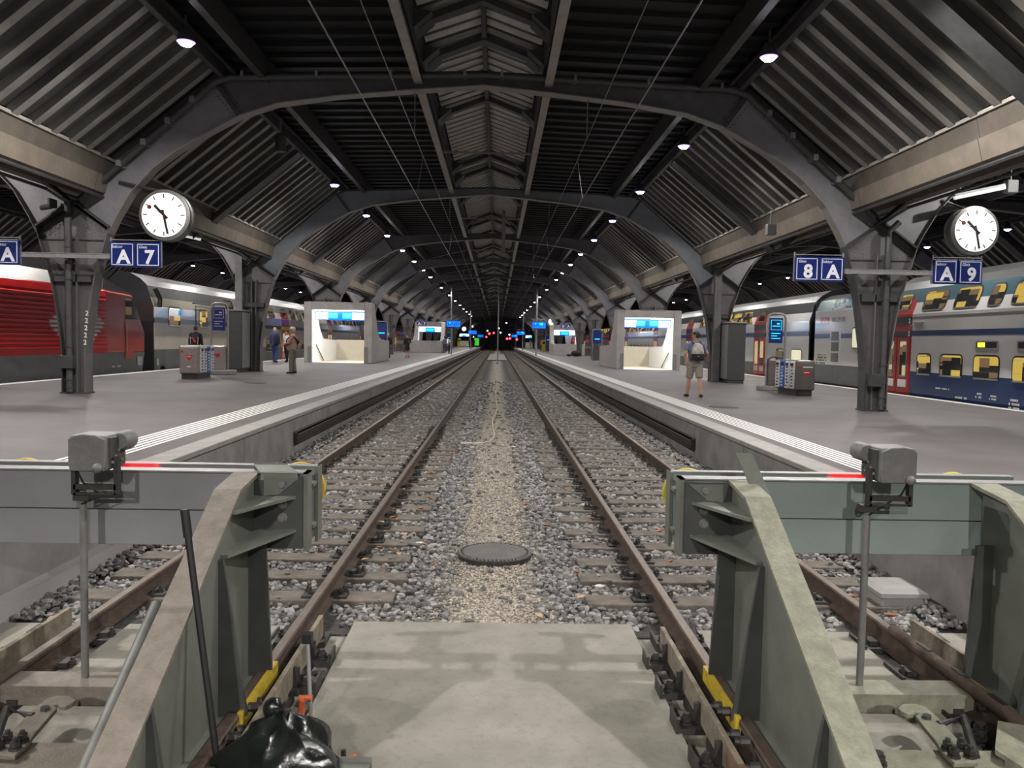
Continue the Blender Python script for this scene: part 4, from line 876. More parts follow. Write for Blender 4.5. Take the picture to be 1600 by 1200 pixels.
# rail joint with fishplates on the rails near the camera
# sleepers
def sleeper_mesh(clips):
    s=thing('wooden_sleeper','x','sleeper',(0,0,0)); b=MB(); zt=-.70
    b.box(-1.3,1.3,-.125,.125,zt-.14,zt); b.build('timber','sleeper',s,bevel=.012)
    if clips:
        for q in (-.735,.735):
            f=MB(); f.box(q-.18,q+.18,-.08,.08,zt,zt+.018)
            for e in (-.125,.125): bolt(f,q+e,0,zt+.015,.015,.05); f.box(q+e*.72-.02,q+e*.72+.02,-.04,.04,zt+.01,zt+.045); bolt(f,q+e*1.25,.05,zt+.01,.012,.03)
            f.build('rail_fastening','iron',s)
    return s
SPT=.59; S0=6.40; used_s=set()
SA=sleeper_mesh(True); SBm=sleeper_mesh(False)
for sx,nm in ((-1,'left'),(1,'right')):
    for i in range(150):
        y=S0+SPT*i; src=SA if i<22 else SBm
        o=src if src.name not in used_s else copy_tree(src); used_s.add(src.name); rr=random.Random(i*7+sx)
        o.location=(sx*TC+rr.uniform(-.03,.03),y,rr.uniform(-.012,.006)); o.rotation_euler=(0,0,rr.uniform(-.01,.01))
        setp(o,('weathered wooden sleeper of the %s track, nearest to its buffer stop'%nm) if i==0 else ('weathered wooden sleeper of the %s track, half sunk in ballast'%nm),'sleeper','sleepers of the %s track'%nm)
b=MB()
for sx in (-1,1):
    for i in range(150,int((YE-S0)/SPT)): y=S0+SPT*i; b.box(sx*TC-1.3,sx*TC+1.3,y-.125,y+.125,-.84,-.70)
setp(b.build('far_sleepers','sleeper',None),'far rows of sleepers blending together under both tracks','sleepers',kind='stuff')
# ---------------------------------------------------------------- ballast stones
ICO=None
def ico():
    t=(1+5**.5)/2; v=np.array([(-1,t,0),(1,t,0),(-1,-t,0),(1,-t,0),(0,-1,t),(0,1,t),(0,-1,-t),(0,1,-t),(t,0,-1),(t,0,1),(-t,0,-1),(-t,0,1)],float); v/=np.linalg.norm(v[0])
    f=np.array([(0,11,5),(0,5,1),(0,1,7),(0,7,10),(0,10,11),(1,5,9),(5,11,4),(11,10,2),(10,7,6),(7,1,8),(3,9,4),(3,4,2),(3,2,6),(3,6,8),(3,8,9),(4,9,5),(2,4,11),(6,2,10),(8,6,7),(9,8,1)]); return v,f
def scatter(name,mat,pos,size,label,cat,flat=.7,seed=1):
    rg=np.random.default_rng(seed); n=len(pos); v,f=ico(); nv=len(v)
    A=v[None]*rg.uniform(.62,1.3,(n,nv,1)); A=A*np.stack([rg.uniform(.8,1.35,n),rg.uniform(.7,1.1,n),rg.uniform(flat*.8,flat*1.15,n)],1)[:,None,:]
    a=rg.uniform(0,2*PI,n); t=rg.uniform(-.6,.6,n); ca,sa,ct,st=np.cos(a),np.sin(a),np.cos(t),np.sin(t)
    y=A[:,:,1]*ct[:,None]-A[:,:,2]*st[:,None]; z=A[:,:,1]*st[:,None]+A[:,:,2]*ct[:,None]; x=A[:,:,0]
    X=x*ca[:,None]-y*sa[:,None]; Y=x*sa[:,None]+y*ca[:,None]; P=np.stack([X,Y,z],2)*np.asarray(size)[:,None,None]+np.asarray(pos)[:,None,:]
    vs=P.reshape(-1,3).astype(np.float32); fs=(f[None]+(np.arange(n)*nv)[:,None,None]).reshape(-1,3).astype(np.int32)
    me=bpy.data.meshes.new(name); me.vertices.add(len(vs)); me.vertices.foreach_set('co',vs.ravel()); me.loops.add(len(fs)*3); me.loops.foreach_set('vertex_index',fs.ravel())
    me.polygons.add(len(fs)); me.polygons.foreach_set('loop_start',np.arange(0,len(fs)*3,3,dtype=np.int32)); me.polygons.foreach_set('loop_total',np.full(len(fs),3,np.int32)); me.update(calc_edges=True); me.shade_flat()
    me.materials.append(T[mat]); o=bpy.data.objects.new(name,me); COL.objects.link(o); setp(o,label,cat,kind='stuff'); return o
rg=np.random.default_rng(5)
def ballast():
    P=[];S=[]
    for (ya,yb,den,s0,s1) in ((5.82,9.5,640,.020,.036),(9.5,15,430,.023,.040),(15,24,210,.030,.05),(24,42,80,.04,.07)):
        n=int(den*7.3*(yb-ya)); x=rg.uniform(-3.66,3.66,n); y=rg.uniform(ya,yb,n); s=rg.uniform(s0,s1,n)
        c=np.abs(x); keep=~((c<.33)&(rg.random(n)<.93)); keep&=~((c>=.33)&(c<.5)&(rg.random(n)<.5))
        for rx in RX: keep&=np.abs(x-rx)>.085
        dt=np.abs(c-TC); ph=np.abs((y-S0+SPT/2)%SPT-SPT/2); on=(dt<1.31)&(ph<.135)&(y>S0-.2); keep&=~(on&(rg.random(n)<.985))
        near=(np.abs(c-TC)>.735-.2)&(np.abs(c-TC)<.735+.2)&(ph<.16); keep&=~near
        z=np.where(on,-.69,-.742+rg.uniform(-.012,.022,n)); z+=np.where(c>3.4,.04,0)
        P.append(np.stack([x,y,z],1)[keep]); S.append(s[keep])
    return scatter('ballast','stone',np.concatenate(P),np.concatenate(S),'grey crushed-stone ballast between and beside the tracks','ballast',.72,3)
ballast()
def fine():
    n=15000; x=rg.normal(0,.27,n); y=5.82+(rg.random(n)**1.5)*16; k=np.abs(x)<.75; x,y=x[k],y[k]
    return scatter('fine_gravel','stone_fine',np.stack([x,y,np.full(len(x),-.738)],1),rg.uniform(.006,.014,len(x))*(1+y*.03),'pale fine gravel strip down the middle between the tracks','gravel',.75,9)
fine()
# ---------------------------------------------------------------- things lying between the tracks
t=thing('manhole_cover','round ribbed iron cover set in the gravel between the tracks','manhole cover',(.01,7.8,-.7)); zc=-.695
MB().lathe([(.375,-.06),(.375,0),(.36,.006),(.335,.006),(.33,0.),(.001,0.)],(.01,7.8,zc),n=40).build('frame','iron',t)
m=MB()
for i in range(-10,11):
    u=i*.030; L=math.sqrt(max(.0001,.315**2-u*u)); m.beam((.01+u*.8-L*.6,7.8+u*.6+L*.8*.99,zc+.004),(.01+u*.8+L*.6,7.8+u*.6-L*.8*.99,zc+.004),.014,.016)
m.build('rib_pattern','cab_light',t)
m=MB()
for k in range(56): a=2*PI*k/56; m.box(.01+.352*math.cos(a)-.008,.01+.352*math.cos(a)+.008,7.8+.352*math.sin(a)-.008,7.8+.352*math.sin(a)+.008,zc,zc+.014)
m.build('rim_teeth','cab_light',t)
t=thing('cable','pale cable snaking along the gravel strip between the tracks','cable',(0,17,-.72)); pts=[(-.55,16.3,-.72),(-.3,16.4,-.72),(-.12,16.7,-.72),(-.06,17.2,-.72),(-.02,18,-.72),(-.07,19.5,-.72),(-.10,21,-.72),(-.02,23,-.72),(.04,25,-.72),(.0,28,-.72),(-.03,33,-.72),(.03,38,-.72),(.02,46,-.72),(.04,60,-.72),(.0,90,-.72)]
MB().tube(pts,.02,6).build('sheath','cable',t,smooth=True); MB().tube([(-.72,16.25,-.72),(-.5,16.3,-.715)],.035,8).build('plug','t_cream',t)
t=thing('crossing_slab','pale concrete crossing slab between the tracks far ahead','slab',(0,100,-.7)); B('deck','concrete',t,-1.1,1.1,86,128,-.80,-.66,bevel=.02); B('edge_strip','iron',t,-1.1,1.1,85.9,86,-.8,-.65)
t=thing('concrete_box','small weathered concrete cable box on the ballast beside the right platform wall','concrete box',(3.38,6.45,-.7)); B('base','concrete',t,3.20,3.54,6.3,6.66,-.76,-.62,bevel=.01); MB().loft([[V((x,y,z)) for x,y in ((3.37-a,6.48-b_),(3.37+a,6.48-b_),(3.37+a,6.48+b_),(3.37-a,6.48+b_))] for a,b_,z in ((.20,.21,-.62),(.20,.21,-.585),(.15,.16,-.555))]).build('lid','concrete',t)
rl=random.Random(11); LP_=[(-.95,8.3),(-.7,7.9),(.75,7.0),(.72,6.3),(1.15,9.2),(-1.0,7.1),(.35,5.85),(-.9,9.6),(-2.6,6.9),(2.75,7.05),(3.0,6.4),(3.1,5.95),(2.95,7.6),(-.55,7.2),(1.0,11.),(-3.2,9.8),(.6,8.8),(-3.1,11.5),(3.0,9.),(1.7,7.4)]
LP_+=[(rl.uniform(-1.28,-.75),rl.uniform(7.2,15)) for _ in range(26)]+[(rl.uniform(-3.3,3.3),rl.uniform(6.6,14)) for _ in range(14)]
def leaf(x,y,s,mt,k):
    t=MB(); a=rl.uniform(0,6.28); pts=[]
    for q,w in ((-1,.0),(-.6,.38),(-.1,.55),(.4,.42),(1,.0)): pts.append((q,w))
    out=pts+[(q,-w) for q,w in pts[-2:0:-1]]; z=-.66 if y>5.7 else -.68
    vs=[(x+s*(q*math.cos(a)-w*math.sin(a)),y+s*(q*math.sin(a)+w*math.cos(a)),z+s*.35*abs(w)+.012) for q,w in out]+[(x,y,z-.004)]
    n=len(out); t.add(vs,[(i,(i+1)%n,n) for i in range(n)]); return setp(t.build('fallen_leaf',mt,None),'dry brown leaf lying on the stones between the rails','leaf','fallen leaves on the ballast')
for i,(x,y) in enumerate(LP_): leaf(x,y,rl.uniform(.035,.06),'leaf' if i%3 else 'leaf_pale',i)
for x,y,lb in ((-.78,8.15,'crumpled white paper scrap on the ballast near the left inner rail'),(.93,6.75,'crumpled white paper scrap on the ballast near the right inner rail'),(.36,15.8,'white litter scrap on the fine gravel beside the cable'),(-.45,15.6,'pale litter scrap left of the cable end')):
    t=MB(); t.ball((x,y,-.70),.032,5,(1.5,.9,.5)); setp(t.build('paper_scrap','paper',None),lb,'litter','paper scraps')
# ================================================================ BUFFER STOPS
def buffer_stop(sx,label):
    t=thing('buffer_stop',label,'buffer stop',(sx*2.09,4.8,-.56),'buffer stops'); X=lambda v:sx*v
    pm='buffer_lit_grey' if sx<0 else 'buffer_lit_green'; fm='strut_tan' if sx<0 else 'strut_green'; wm='web_green'; xo=3.36 if sx>0 else 3.7
    for z0,z1 in ((.367,.598),(.150,.361)): B('beam_plank',pm,t,X(1.15),X(xo),4.75,4.80,z0,z1,bevel=.004)
    m=MB(); m.box(X(1.13),X(xo),4.73,4.84,.598,.607); m.box(X(1.12),X(xo),4.99,5.06,.598,.607); m.build('top_flange','galv',t)
    m=MB(); m.box(X(1.13),X(xo),5.0,5.03,.15,.598); m.build('rear_plank',pm,t)
    m=MB(); m.box(X(1.13),X(1.155),4.73,4.85,.125,.607); m.box(X(1.115),X(1.135),4.95,5.06,.13,.607); m.box(X(1.12),X(1.16),4.85,4.97,.50,.52); m.box(X(1.12),X(1.16),4.85,4.97,.24,.26); m.build('end_plate','web_green',t)
    for xc_ in (1.335,3.19):
        d=MB().lathe([(.001,.0),(.168,.0),(.173,.012),(.173,.035),(.001,.04)],(X(xc_),5.36,.395),(0,1,0),36).build('buffer_disc','yellow' if sx<0 else 'yellow_lime',t)
        MB().lathe([(.085,-.34),(.085,-.22),(.055,-.22),(.055,0)],(X(xc_),5.36,.395),(0,1,0),16).build('plunger','iron',d)
    def strut(x0,x1,web,st,name='strut'):
        fl=[(4.75,.607),(4.40,.565),(2.46,-.595)]; m=MB()
        for (a,b),(c,e) in zip(fl,fl[1:]): 
            m.add([(X(q),y,z-o) for o in (0,.022) for q,y,z in ((x0,a,b),(x1,a,b),(x1,c,e),(x0,c,e))],[(0,1,2,3),(4,7,6,5),(0,4,5,1),(1,5,6,2),(2,6,7,3),(3,7,4,0)])
        m.build('diagonal_flange',fm,t)
        MB().yz([(4.72,.585),(4.40,.54),(2.5,-.585),(4.72,-.585)],X(web)-.01,X(web)+.01).build('web_plate',wm,t)
        k=1 if st>web else -1; w0=1.45 if abs(web-1.45)<.01 else web
        for yy,zt,xa,xt,xb in ((4.60,.25,.0,.11,.15),(4.10,.25,0,.035,.16),(3.25,-.15,0,.03,.10)):
            q=[(w0+k*xa if xa<0 else w0,-.585),(w0+k*xb,-.585),(w0+k*xt,zt),(w0+k*xa if xa<0 else w0,zt)]
            m=MB(); m.xz([(X(p),z) for p,z in q],yy-.012,yy+.012); m.xz([(X(2*w0-p-(.0)),z) for p,z in q],yy-.012,yy+.012)
            m.build('stiffener','web_dark',t)
        m=MB(); m.box(X(web-.13),X(web+.13),2.4,4.74,-.60,-.585); m.build('foot_plate','web_green',t)
        m=MB(); m.box(X(web-.15),X(web-.12),4.05,4.72,-.64,-.55); m.build('clamp_edge','yellow',t)
        m=MB()
        for k in range(7): yy=3.35+k*.16; MB().lathe([(.026,0),(.026,.05),(.018,.05),(.018,.075)],(X(web-.15),yy,-.61+.045*(k%2)),(-sx,0,0),8).build('clamp_bolt','iron',t)
    strut(1.42,1.57,1.45,1.28); strut(*((2.92,3.08,3.0,3.14) if sx>0 else (3.3,3.46,3.38,3.52)))
    # gusset shelves between strut and beam end
    for z,yn in ((.465,4.26),(.262,4.12)):
        m=MB(); m.xy([(X(1.17),4.75),(X(1.45),4.75),(X(1.45),yn),(X(1.40),yn)],z-.012,z+.006); m.build('gusset_shelf','web_green',t)
    m=MB(); m.box(X(1.155),X(1.45),4.70,4.73,.15,.59); bp=m.build('back_plate','web_dark',t); m=MB()
    for z in (.54,.42,.34): MB().lathe([(.03,0),(.03,.01),(.018,.01),(.018,.03)],(X(1.27),4.70,z),(0,-1,0),8).build('bolt','signal_grey',bp)
    m=MB(); m.add([(X(a),b,c) for a,b,c in ((1.17,4.71,.58),(1.38,4.71,.58),(1.38,4.71,.47),(1.29,4.71,.48))]+[(X(a),b,c) for a,b,c in ((1.17,4.69,.58),(1.38,4.69,.58),(1.38,4.69,.47),(1.29,4.69,.48))],[(0,1,2,3),(7,6,5,4)]); m.build('corner_gusset','web_green',t)
    m=MB()
    if sx>0:
        m.add([(X(a),b,c) for a,b,c in ((1.455,4.72,.77),(1.555,4.72,.77),(1.52,4.66,.60),(1.62,4.66,.60),(1.535,4.62,.53),(1.645,4.62,.53))],[(0,1,3,2),(2,3,5,4)])
        m.add([(X(a),b-.012,c) for a,b,c in ((1.455,4.72,.77),(1.555,4.72,.77),(1.52,4.66,.60),(1.62,4.66,.60),(1.535,4.62,.53),(1.645,4.62,.53))],[(1,0,2,3),(3,2,4,5)])
    else:
        m.add([(X(a),b,c) for a,b,c in ((1.47,4.80,.645),(1.27,4.80,.645),(1.40,4.70,.615),(1.18,4.70,.615),(1.40,4.69,.565),(1.18,4.69,.565))],[(0,1,3,2),(2,3,5,4)]); m.box(X(1.27),X(1.47),4.80,4.812,.60,.65)
        m.add([(X(a),b-.01,c-.004) for a,b,c in ((1.47,4.80,.645),(1.27,4.80,.645),(1.40,4.70,.615),(1.18,4.70,.615))],[(1,0,2,3)])
    m.build('bracket_plate','web_green',t)
    # tie beam, hook plate and plates between the struts
    m=MB(); m.box(X(1.48),X(2.85),4.42,4.62,-.60,-.585); m.box(X(1.48),X(2.85),4.43,4.45,-.70,-.60); m.build('tie_beam',fm,t)
    m=MB(); hp=[(2.249,4.030),(2.207,3.755),(2.184,3.669),(2.182,3.559),(2.306,3.572),(2.327,3.672),(2.326,3.745),(2.356,3.948),(2.365,4.05),(2.361,4.14),(2.33,4.172),(2.260,4.170),(2.199,4.12),(2.199,4.08),(2.215,4.045),(2.25,4.05),(2.27,4.075),(2.285,4.06)]; m.xy([(X(a),b) for a,b in hp],-.545,-.52); hk=m.build('hook_plate',fm,t,bevel=.006)
    m=MB()
    for a,b in ((2.220,3.682),(2.290,3.683),(2.213,3.613),(2.291,3.614)): m=MB(); bolt(m,X(a),b,-.52,.017,.03); m.build('bolt','iron',hk)
    m=MB(); m.lathe([(.024,0),(.024,.018)],(X(2.295),4.00,-.52),n=6); m.build('pivot_bolt','web_dark',hk)
    m=MB(); m.xy([(X(1.5),3.75),(X(2.60),3.75),(X(2.60),3.2),(X(1.5),3.2)],-.62,-.56); m.build('cross_plate',fm,t)
    m=MB(); m.xy([(X(2.44),3.66),(X(2.64),3.95),(X(2.80),3.88),(X(2.72),3.4),(X(2.5),3.3)],-.53,-.505); m.box(X(2.45),X(2.7),3.4,3.6,-.60,-.53); m.build('brace_plate',fm,t)
    m=MB(); m.tube([(X(2.33),3.95,-.53),(X(2.47),3.97,-.50),(X(2.36),3.68,-.56)],.022,8); m.build('hook_arm','iron',t)
    m=MB()
    for a,b in ((2.60,4.02),(2.66,4.12),(1.85,3.62)): m=MB(); bolt(m,X(a),b,-.66 if b>3.8 else -.56,.026,.09); m.build('anchor_bolt','iron',t)
    return t
buffer_stop(-1,'green-grey steel buffer stop of the left track with yellow discs and a tan diagonal strut')
buffer_stop(1,'green-grey steel buffer stop of the right track with yellow discs and a mossy diagonal strut')
# guard bars beside the rails
for xx,y0,y1,lb,mt in ((-1.20,3.55,5.45,'rusty yellowed guard bar beside the left inner rail','guard'),(1.17,3.55,5.30,'rusty yellowed guard bar beside the right inner rail','guard'),(-3.0,4.3,5.55,'flat guard bar beside the outer rail at the left frame edge','guard'),(3.02,4.3,5.5,'flat guard bar beside the outer rail near the right frame edge','guard')):
    t=thing('guard_bar',lb,'guard bar',(xx,y0,-.7),'guard bars at the buffer stops'); B('flat_bar',mt,t,xx-.015,xx+.015,y0,y1,-.665,-.52,bevel=.003); m=MB(); s=1 if xx>0 else -1; i_=-s if abs(xx)<2 else s
    for k in range(4 if abs(xx)<2 else 3):
        y=y0+.25+k*.42; m=MB(); m.box(xx,xx+i_*.16,y-.07,y+.07,-.70,-.665); m.box(xx+i_*.15,xx+i_*.165,y-.08,y+.08,-.70,-.61); bolt(m,xx+i_*.09,y,-.665,.022,.07); m.box(xx,xx+i_*.05,y-.012,y+.012,-.68,-.55); m.build('bracket','iron',t)
    m=MB(); m.box(xx-.02,xx+.02,y0-.02,y0+.16,-.66,-.53); m.build('end_clamp','yellow' if xx<0 else 'rust',t)
t=thing('guard_pipe','dark slotted pipe lying along the outer rail of the right track','pipe',(2.78,5,-.53)); MB().tube([(2.80,5.35,-.545),(2.80,3.3,-.545)],.04,10).build('tube','rail_side',t,smooth=True); m=MB()
for y in (4.95,4.55,4.2): m.box(2.785,2.815,y-.07,y+.07,-.508,-.503)
m.build('slot','black',t)
# ================================================================ SIGNAL LANTERNS on posts
def lantern(sx,label):
    t=thing('signal_lantern',label,'signal lantern',(sx*2.3,4.55,-.585),'signal lanterns on the buffer stops'); X=lambda v:sx*v
    px=2.375 if sx<0 else 2.195; po=MB(); po.tube([(X(px+.0),4.55,-.585),(X(px),4.55,.56)],.021,12); p=po.build('post','galv' if 0 else 'signal_grey',t,smooth=True); B('clamp','iron',p,X(px)-.045,X(px)+.045,4.52,4.59,.46,.50); 
    x0,x1=(2.195,2.405) if sx<0 else (2.215,2.425); dv=.22
    b=B('box_case','signal_grey',t,X(x0),X(x1),4.46,4.46+dv,.645,.845,bevel=.012)
    c=MB(); w=[(x0+.01,.645),(x1-.01,.645),(x1-.0,.69),(x1-.0,.825),(x1-.03,.845),(x0+.13,.855),(x0+.06,.85),(x0,.825),(x0,.70)]
    c.xz([(X(a),z) for a,z in w],4.445,4.465); c.build('cover_plate','signal_grey',b,bevel=.006)
    xs=x0 if sx<0 else x0; c=MB(); c.box(X(xs),X(xs-.012),4.48,4.66,.66,.83); sd=c.build('side_panel','web_dark',b); c=MB()
    for k in range(5): c.ball((X(xs-.014),4.5+.035*k,.69+.03*(k%3)),.010,6)
    c.build('screw_head','signal_grey',sd)
    kx=x0+.04 if sx<0 else x1-.04
    MB().ball((X(kx),4.435,.665),.028,10).build('knob','signal_grey',b,smooth=True)
    la=MB().lathe([(.001,0),(.045,.0),(.055,.02),(.055,.12),(.05,.12),(.05,.06),(.001,.06)],(X(x0-.015),4.58,.80),(0,1,0),20).build('lamp_housing','signal_grey',t,smooth=True)
    MB().lathe([(.05,0),(.03,.02),(.001,.028)],(X(x0-.015),4.642,.80),(0,1,0),20).build('red_glass','red_lens',la,smooth=True)
    m=MB()
    for q in (x0-.03,x1+.0): m.box(X(q)-.012,X(q)+.012,4.50,4.54,.50,.72)
    m.box(X(x0-.03),X(x1),4.50,4.53,.50,.512); m.box(X(x0-.03),X(x1),4.50,4.53,.53,.56); m.build('bracket','iron',t)
    MB().tube([(X(x1-.02),4.5,.645),(X(x1-.05),4.51,.57),(X(x0+.06),4.53,.49),(X(px),4.53,.44)],.006,6).build('wire_lead','black',t)
    ld=bpy.data.lights.get('signal_glow') or bpy.data.lights.new('signal_glow','SPOT'); ld.energy=30; ld.color=(1,.0,.01); ld.spot_size=R(38); ld.spot_blend=.15; ld.shadow_soft_size=.02
    lo=bpy.data.objects.new('signal_glow',ld); COL.objects.link(lo); lo.parent=t; lo.location=V((X(x0),4.72,.78))-W[t]; lo.rotation_mode='QUATERNION'; lo.rotation_quaternion=V((X(.05),.30,-.20)).to_track_quat('-Z','Y')
lantern(-1,'grey signal lantern box on a thin post in front of the left buffer beam'); lantern(1,'grey-green signal lantern box on a thin post in front of the right buffer beam')
# ================================================================ LOOSE THINGS
t=thing('black_pole','thin black rod leaning against the tan strut of the left buffer stop','rod',(-1.27,3.72,-.7)); MB().tube([(-1.265,3.62,-.70),(-1.45,3.70,.53)],.017,8).build('shaft','black',t,smooth=True); MB().tube([(-1.442,3.697,.47),(-1.46,3.703,.60)],.022,8).build('grip','black',t,smooth=True)
t=thing('grey_pipe','grey pipe leaning along the outer side of the tan strut','pipe',(-1.7,3.3,-.6)); MB().tube([(-1.70,3.95,.06),(-1.70,3.0,-.56)],.028,10).build('tube','signal_grey',t,smooth=True); MB().tube([(-1.70,3.02,-.55),(-1.71,2.94,-.60)],.036,10).build('end_sleeve','rust',t)
t=thing('white_rod','slim white rod standing beside the left inner rail behind the black bag','rod',(-.95,4.1,-.7)); MB().tube([(-.93,4.02,-.70),(-.975,4.1,-.16)],.011,8).build('shaft','galv',t,smooth=True); B('clip','black',t,-1.0,-.95,4.08,4.13,-.19,-.14); 
def bag():
    t=thing('bin_bag','shiny black plastic bag slumped at the foot of the left buffer stop','bag',(-.98,3.62,-.7)); n=22; rr=random.Random(4); ph=[rr.uniform(0,6.28) for _ in range(9)]; rg_=[]
    for k in range(13):
        q=k/12; z=-.70+.33*q; r0=.27*math.sqrt(max(.02,1-(q*1.0)**2.2))*(.82+.28*math.sin(q*3)); ring=[]
        for i in range(n):
            a=2*PI*i/n; w=1+.13*math.sin(3*a+ph[0]+q*4)+.10*math.sin(5*a+ph[1]-q*6)+.06*math.sin(9*a+ph[2]+q*9)
            ring.append(V((-.98+r0*w*math.cos(a)*1.02,3.62+r0*w*math.sin(a)*.85,z+.035*math.sin(4*a+ph[3]+q*5)*q)))
        rg_.append(ring)
    MB().loft(rg_).build('sack','bag',t,smooth=True)
    m=MB(); m.ball((-1.03,3.66,-.345),.05,8,(1,.8,1.2)); m.build('tied_neck','bag',t,smooth=True)
bag()
for x,y,lb in ((-.98,3.95,'orange tool handle sticking up behind the black bag'),(-.72,3.78,'orange plastic strip on the slab right of the black bag')):
    t=thing('orange_handle',lb,'tool handle',(x,y,-.69)); MB().tube([(x,y,-.69),(x+.01,y+.02,-.42 if x<-.9 else -.66),(x+.06,y+.02,-.43 if x<-.9 else -.65)],.018,8).build('grip','orange',t,smooth=True); MB().tube([(x,y,-.69),(x,y,-.6)],.012,6).build('shaft','iron',t)
t=thing('metal_box','small grey open metal box on the slab beside the black bag','box',(-.62,3.5,-.69)); m=MB(); m.box(-.70,-.56,3.42,3.60,-.69,-.56); m.build('tray','web_green',t); B('rim','signal_grey',t,-.705,-.555,3.595,3.61,-.69,-.54)
# ================================================================ PEOPLE  (local space: +y is where the person faces, z=0 the soles)
def remesh(o,vox,it=4,fac=.5):
    m=o.modifiers.new('remesh','REMESH'); m.mode='VOXEL'; m.voxel_size=vox; m.use_smooth_shade=True
    s=o.modifiers.new('smooth','SMOOTH'); s.iterations=it; s.factor=fac; return o
def person(label,loc,yaw,h=1.75,vox=.014,shirt='c_navy',trousers='c_black',skin='skin',hair='hair_dark',shoes='c_black',shorts=False,sleeve='short',legs=((0,0),(0,0)),arms=None,head_yaw=0,cap=None,belly=0.,bag=None,lean=0.,skirt=False,collar=None):
    t=thing('person',label,'person',(0,0,0)); k=h/1.75; S=lambda p:V(p)*k
    sk=MB(); sh=MB(); tr=MB(); so=MB()
    # legs: (knee forward angle, foot forward offset)
    for sx,(fw,bk) in zip((-1,1),legs):
        hip=S((sx*.095,0,.92)); kn=S((sx*.105,fw*.5+.02,.50)); an=S((sx*.11,fw-bk,.085+max(0,bk)*.25))
        sk.tube([hip,kn*.5+hip*.5,kn,kn*.62+an*.38+V((0,-.02,0)),an],[.085*k,.075*k,.055*k,.052*k,.036*k],12)
        if shorts: tr.tube([hip+S((0,0,.02)),hip*.5+kn*.5,kn+S((0,0,.03))],[.115*k,.105*k,.098*k],12)
        elif not skirt: tr.tube([hip+S((0,0,.02)),hip*.5+kn*.5,kn,kn*.5+an*.5,an+S((0,0,-.02))],[.112*k,.095*k,.078*k,.07*k,.064*k],12)
        toe=an+S((sx*.02,.15,-.045)); heel=an+S((0,-.055,-.04))
        so.tube([heel,an+S((0,.03,-.035)),toe],[.042*k,.045*k,.036*k],10)
        sk.tube([an,an+S((0,.04,-.04))],[.036*k,.03*k],8)
    # torso as elliptical rings
    def rings(mb,lst,n=20):
        mb.loft([[S((cx+rx*math.cos(2*PI*i/n),cy+ry*math.sin(2*PI*i/n)*(1.0 if math.sin(2*PI*i/n)<0 else 1+bf),z)) for i in range(n)] for rx,ry,cx,cy,z,bf in lst])
    ln=lambda z:lean*(z-.9)
    rings(sk,[(.13,.09,0,ln(.9),.86,0),(.15,.10,0,ln(1.),1.0,0),(.17,.105,0,ln(1.25),1.25,0),(.16,.09,0,ln(1.42),1.42,0),(.06,.055,0,ln(1.48),1.48,0)])
    rings(sh,[(.165+belly*.03,.125,0,ln(.9),.87,belly*.6),(.170+belly*.05,.125,0,ln(1.),1.0,belly*1.2),(.172+belly*.05,.122,0,ln(1.12),1.12,belly*1.3),(.188,.125,0,ln(1.28),1.28,belly*.4),(.185,.11,0,ln(1.39),1.39,0),(.12,.085,0,ln(1.46),1.455,0),(.07,.07,0,ln(1.5),1.495,0)])
    if skirt: rings(tr,[(.15,.11,0,0,.98,0),(.18,.14,0,0,.85,0),(.19,.15,0,.02,.55,0)])
    else: rings(tr,[(.165,.125,0,ln(1.),1.0,belly*.5),(.172,.13,0,0,.93,belly*.3),(.15,.12,0,0,.82,0)])
    # head, neck, face
    hc=S((0,ln(1.6)+.02,1.625)); cy_,sy_=math.cos(head_yaw),math.sin(head_yaw); D=lambda x,y,z:hc+V((x*cy_-y*sy_,x*sy_+y*cy_,z))*k
    sk.tube([S((0,ln(1.45),1.43)),hc+S((0,-.02,-.08))],[.058*k,.052*k],12)
    hr=[]
    for zz,rx,ry,yy in ((-.118,.022,.03,.045),(-.105,.042,.05,.032),(-.07,.056,.072,.015),(-.02,.068,.088,.0),(.03,.073,.096,-.006),(.075,.066,.088,-.01),(.105,.045,.06,-.012),(.12,.012,.018,-.012)): hr.append([D(rx*math.cos(2*PI*i/16),yy+ry*math.sin(2*PI*i/16),zz) for i in range(16)])
    sk.loft(hr); sk.tube([D(0,.085,.02),D(0,.108,-.02),D(0,.098,-.032)],[.009*k,.015*k,.012*k],8); sk.tube([D(-.022,.082,-.062),D(0,.09,-.062),D(.022,.082,-.062)],.009*k,6)
    for sx in (-1,1): sk.ball(D(sx*.076,-.012,-.005),.02*k,8,(.5,.9,1.5))
    # arms and hands with five fingers
    A=arms or (((-.235,.0,1.14),(-.25,.06,.90)),((.235,.0,1.14),(.25,.06,.90)))
    for sx,(el,wr) in zip((-1,1),A):
        s0=S((sx*.178,ln(1.4),1.405)); e=S(el); w=S(wr); q=.74 if sleeve=='long' else 1; sk.tube([s0,s0*.5+e*.5,e,e*.5+w*.5,w],[.05*k*q,.046*k*q,.038*k*q,.036*k*q,.026*k],12)
        if sleeve=='short': sh.tube([S((sx*.13,ln(1.4),1.41)),s0,s0*.35+e*.65],[.075*k,.07*k,.062*k],12)
        elif sleeve=='long': sh.tube([S((sx*.13,ln(1.4),1.41)),s0,s0*.4+e*.6,e,w*.8+e*.2],[.08*k,.072*k,.064*k,.056*k,.046*k],12)
        d=(w-e).normalized(); side=V((0,1,0)) if abs(d.y)<.8 else V((0,0,1)); side=(side-d*side.dot(d)).normalized(); inn=d.cross(side)
        p=w+d*.045*k; sk.tube([w,p,w+d*.085*k],[(.022*k,.03*k),(.016*k,.040*k),(.013*k,.036*k)],10,up=tuple(inn))
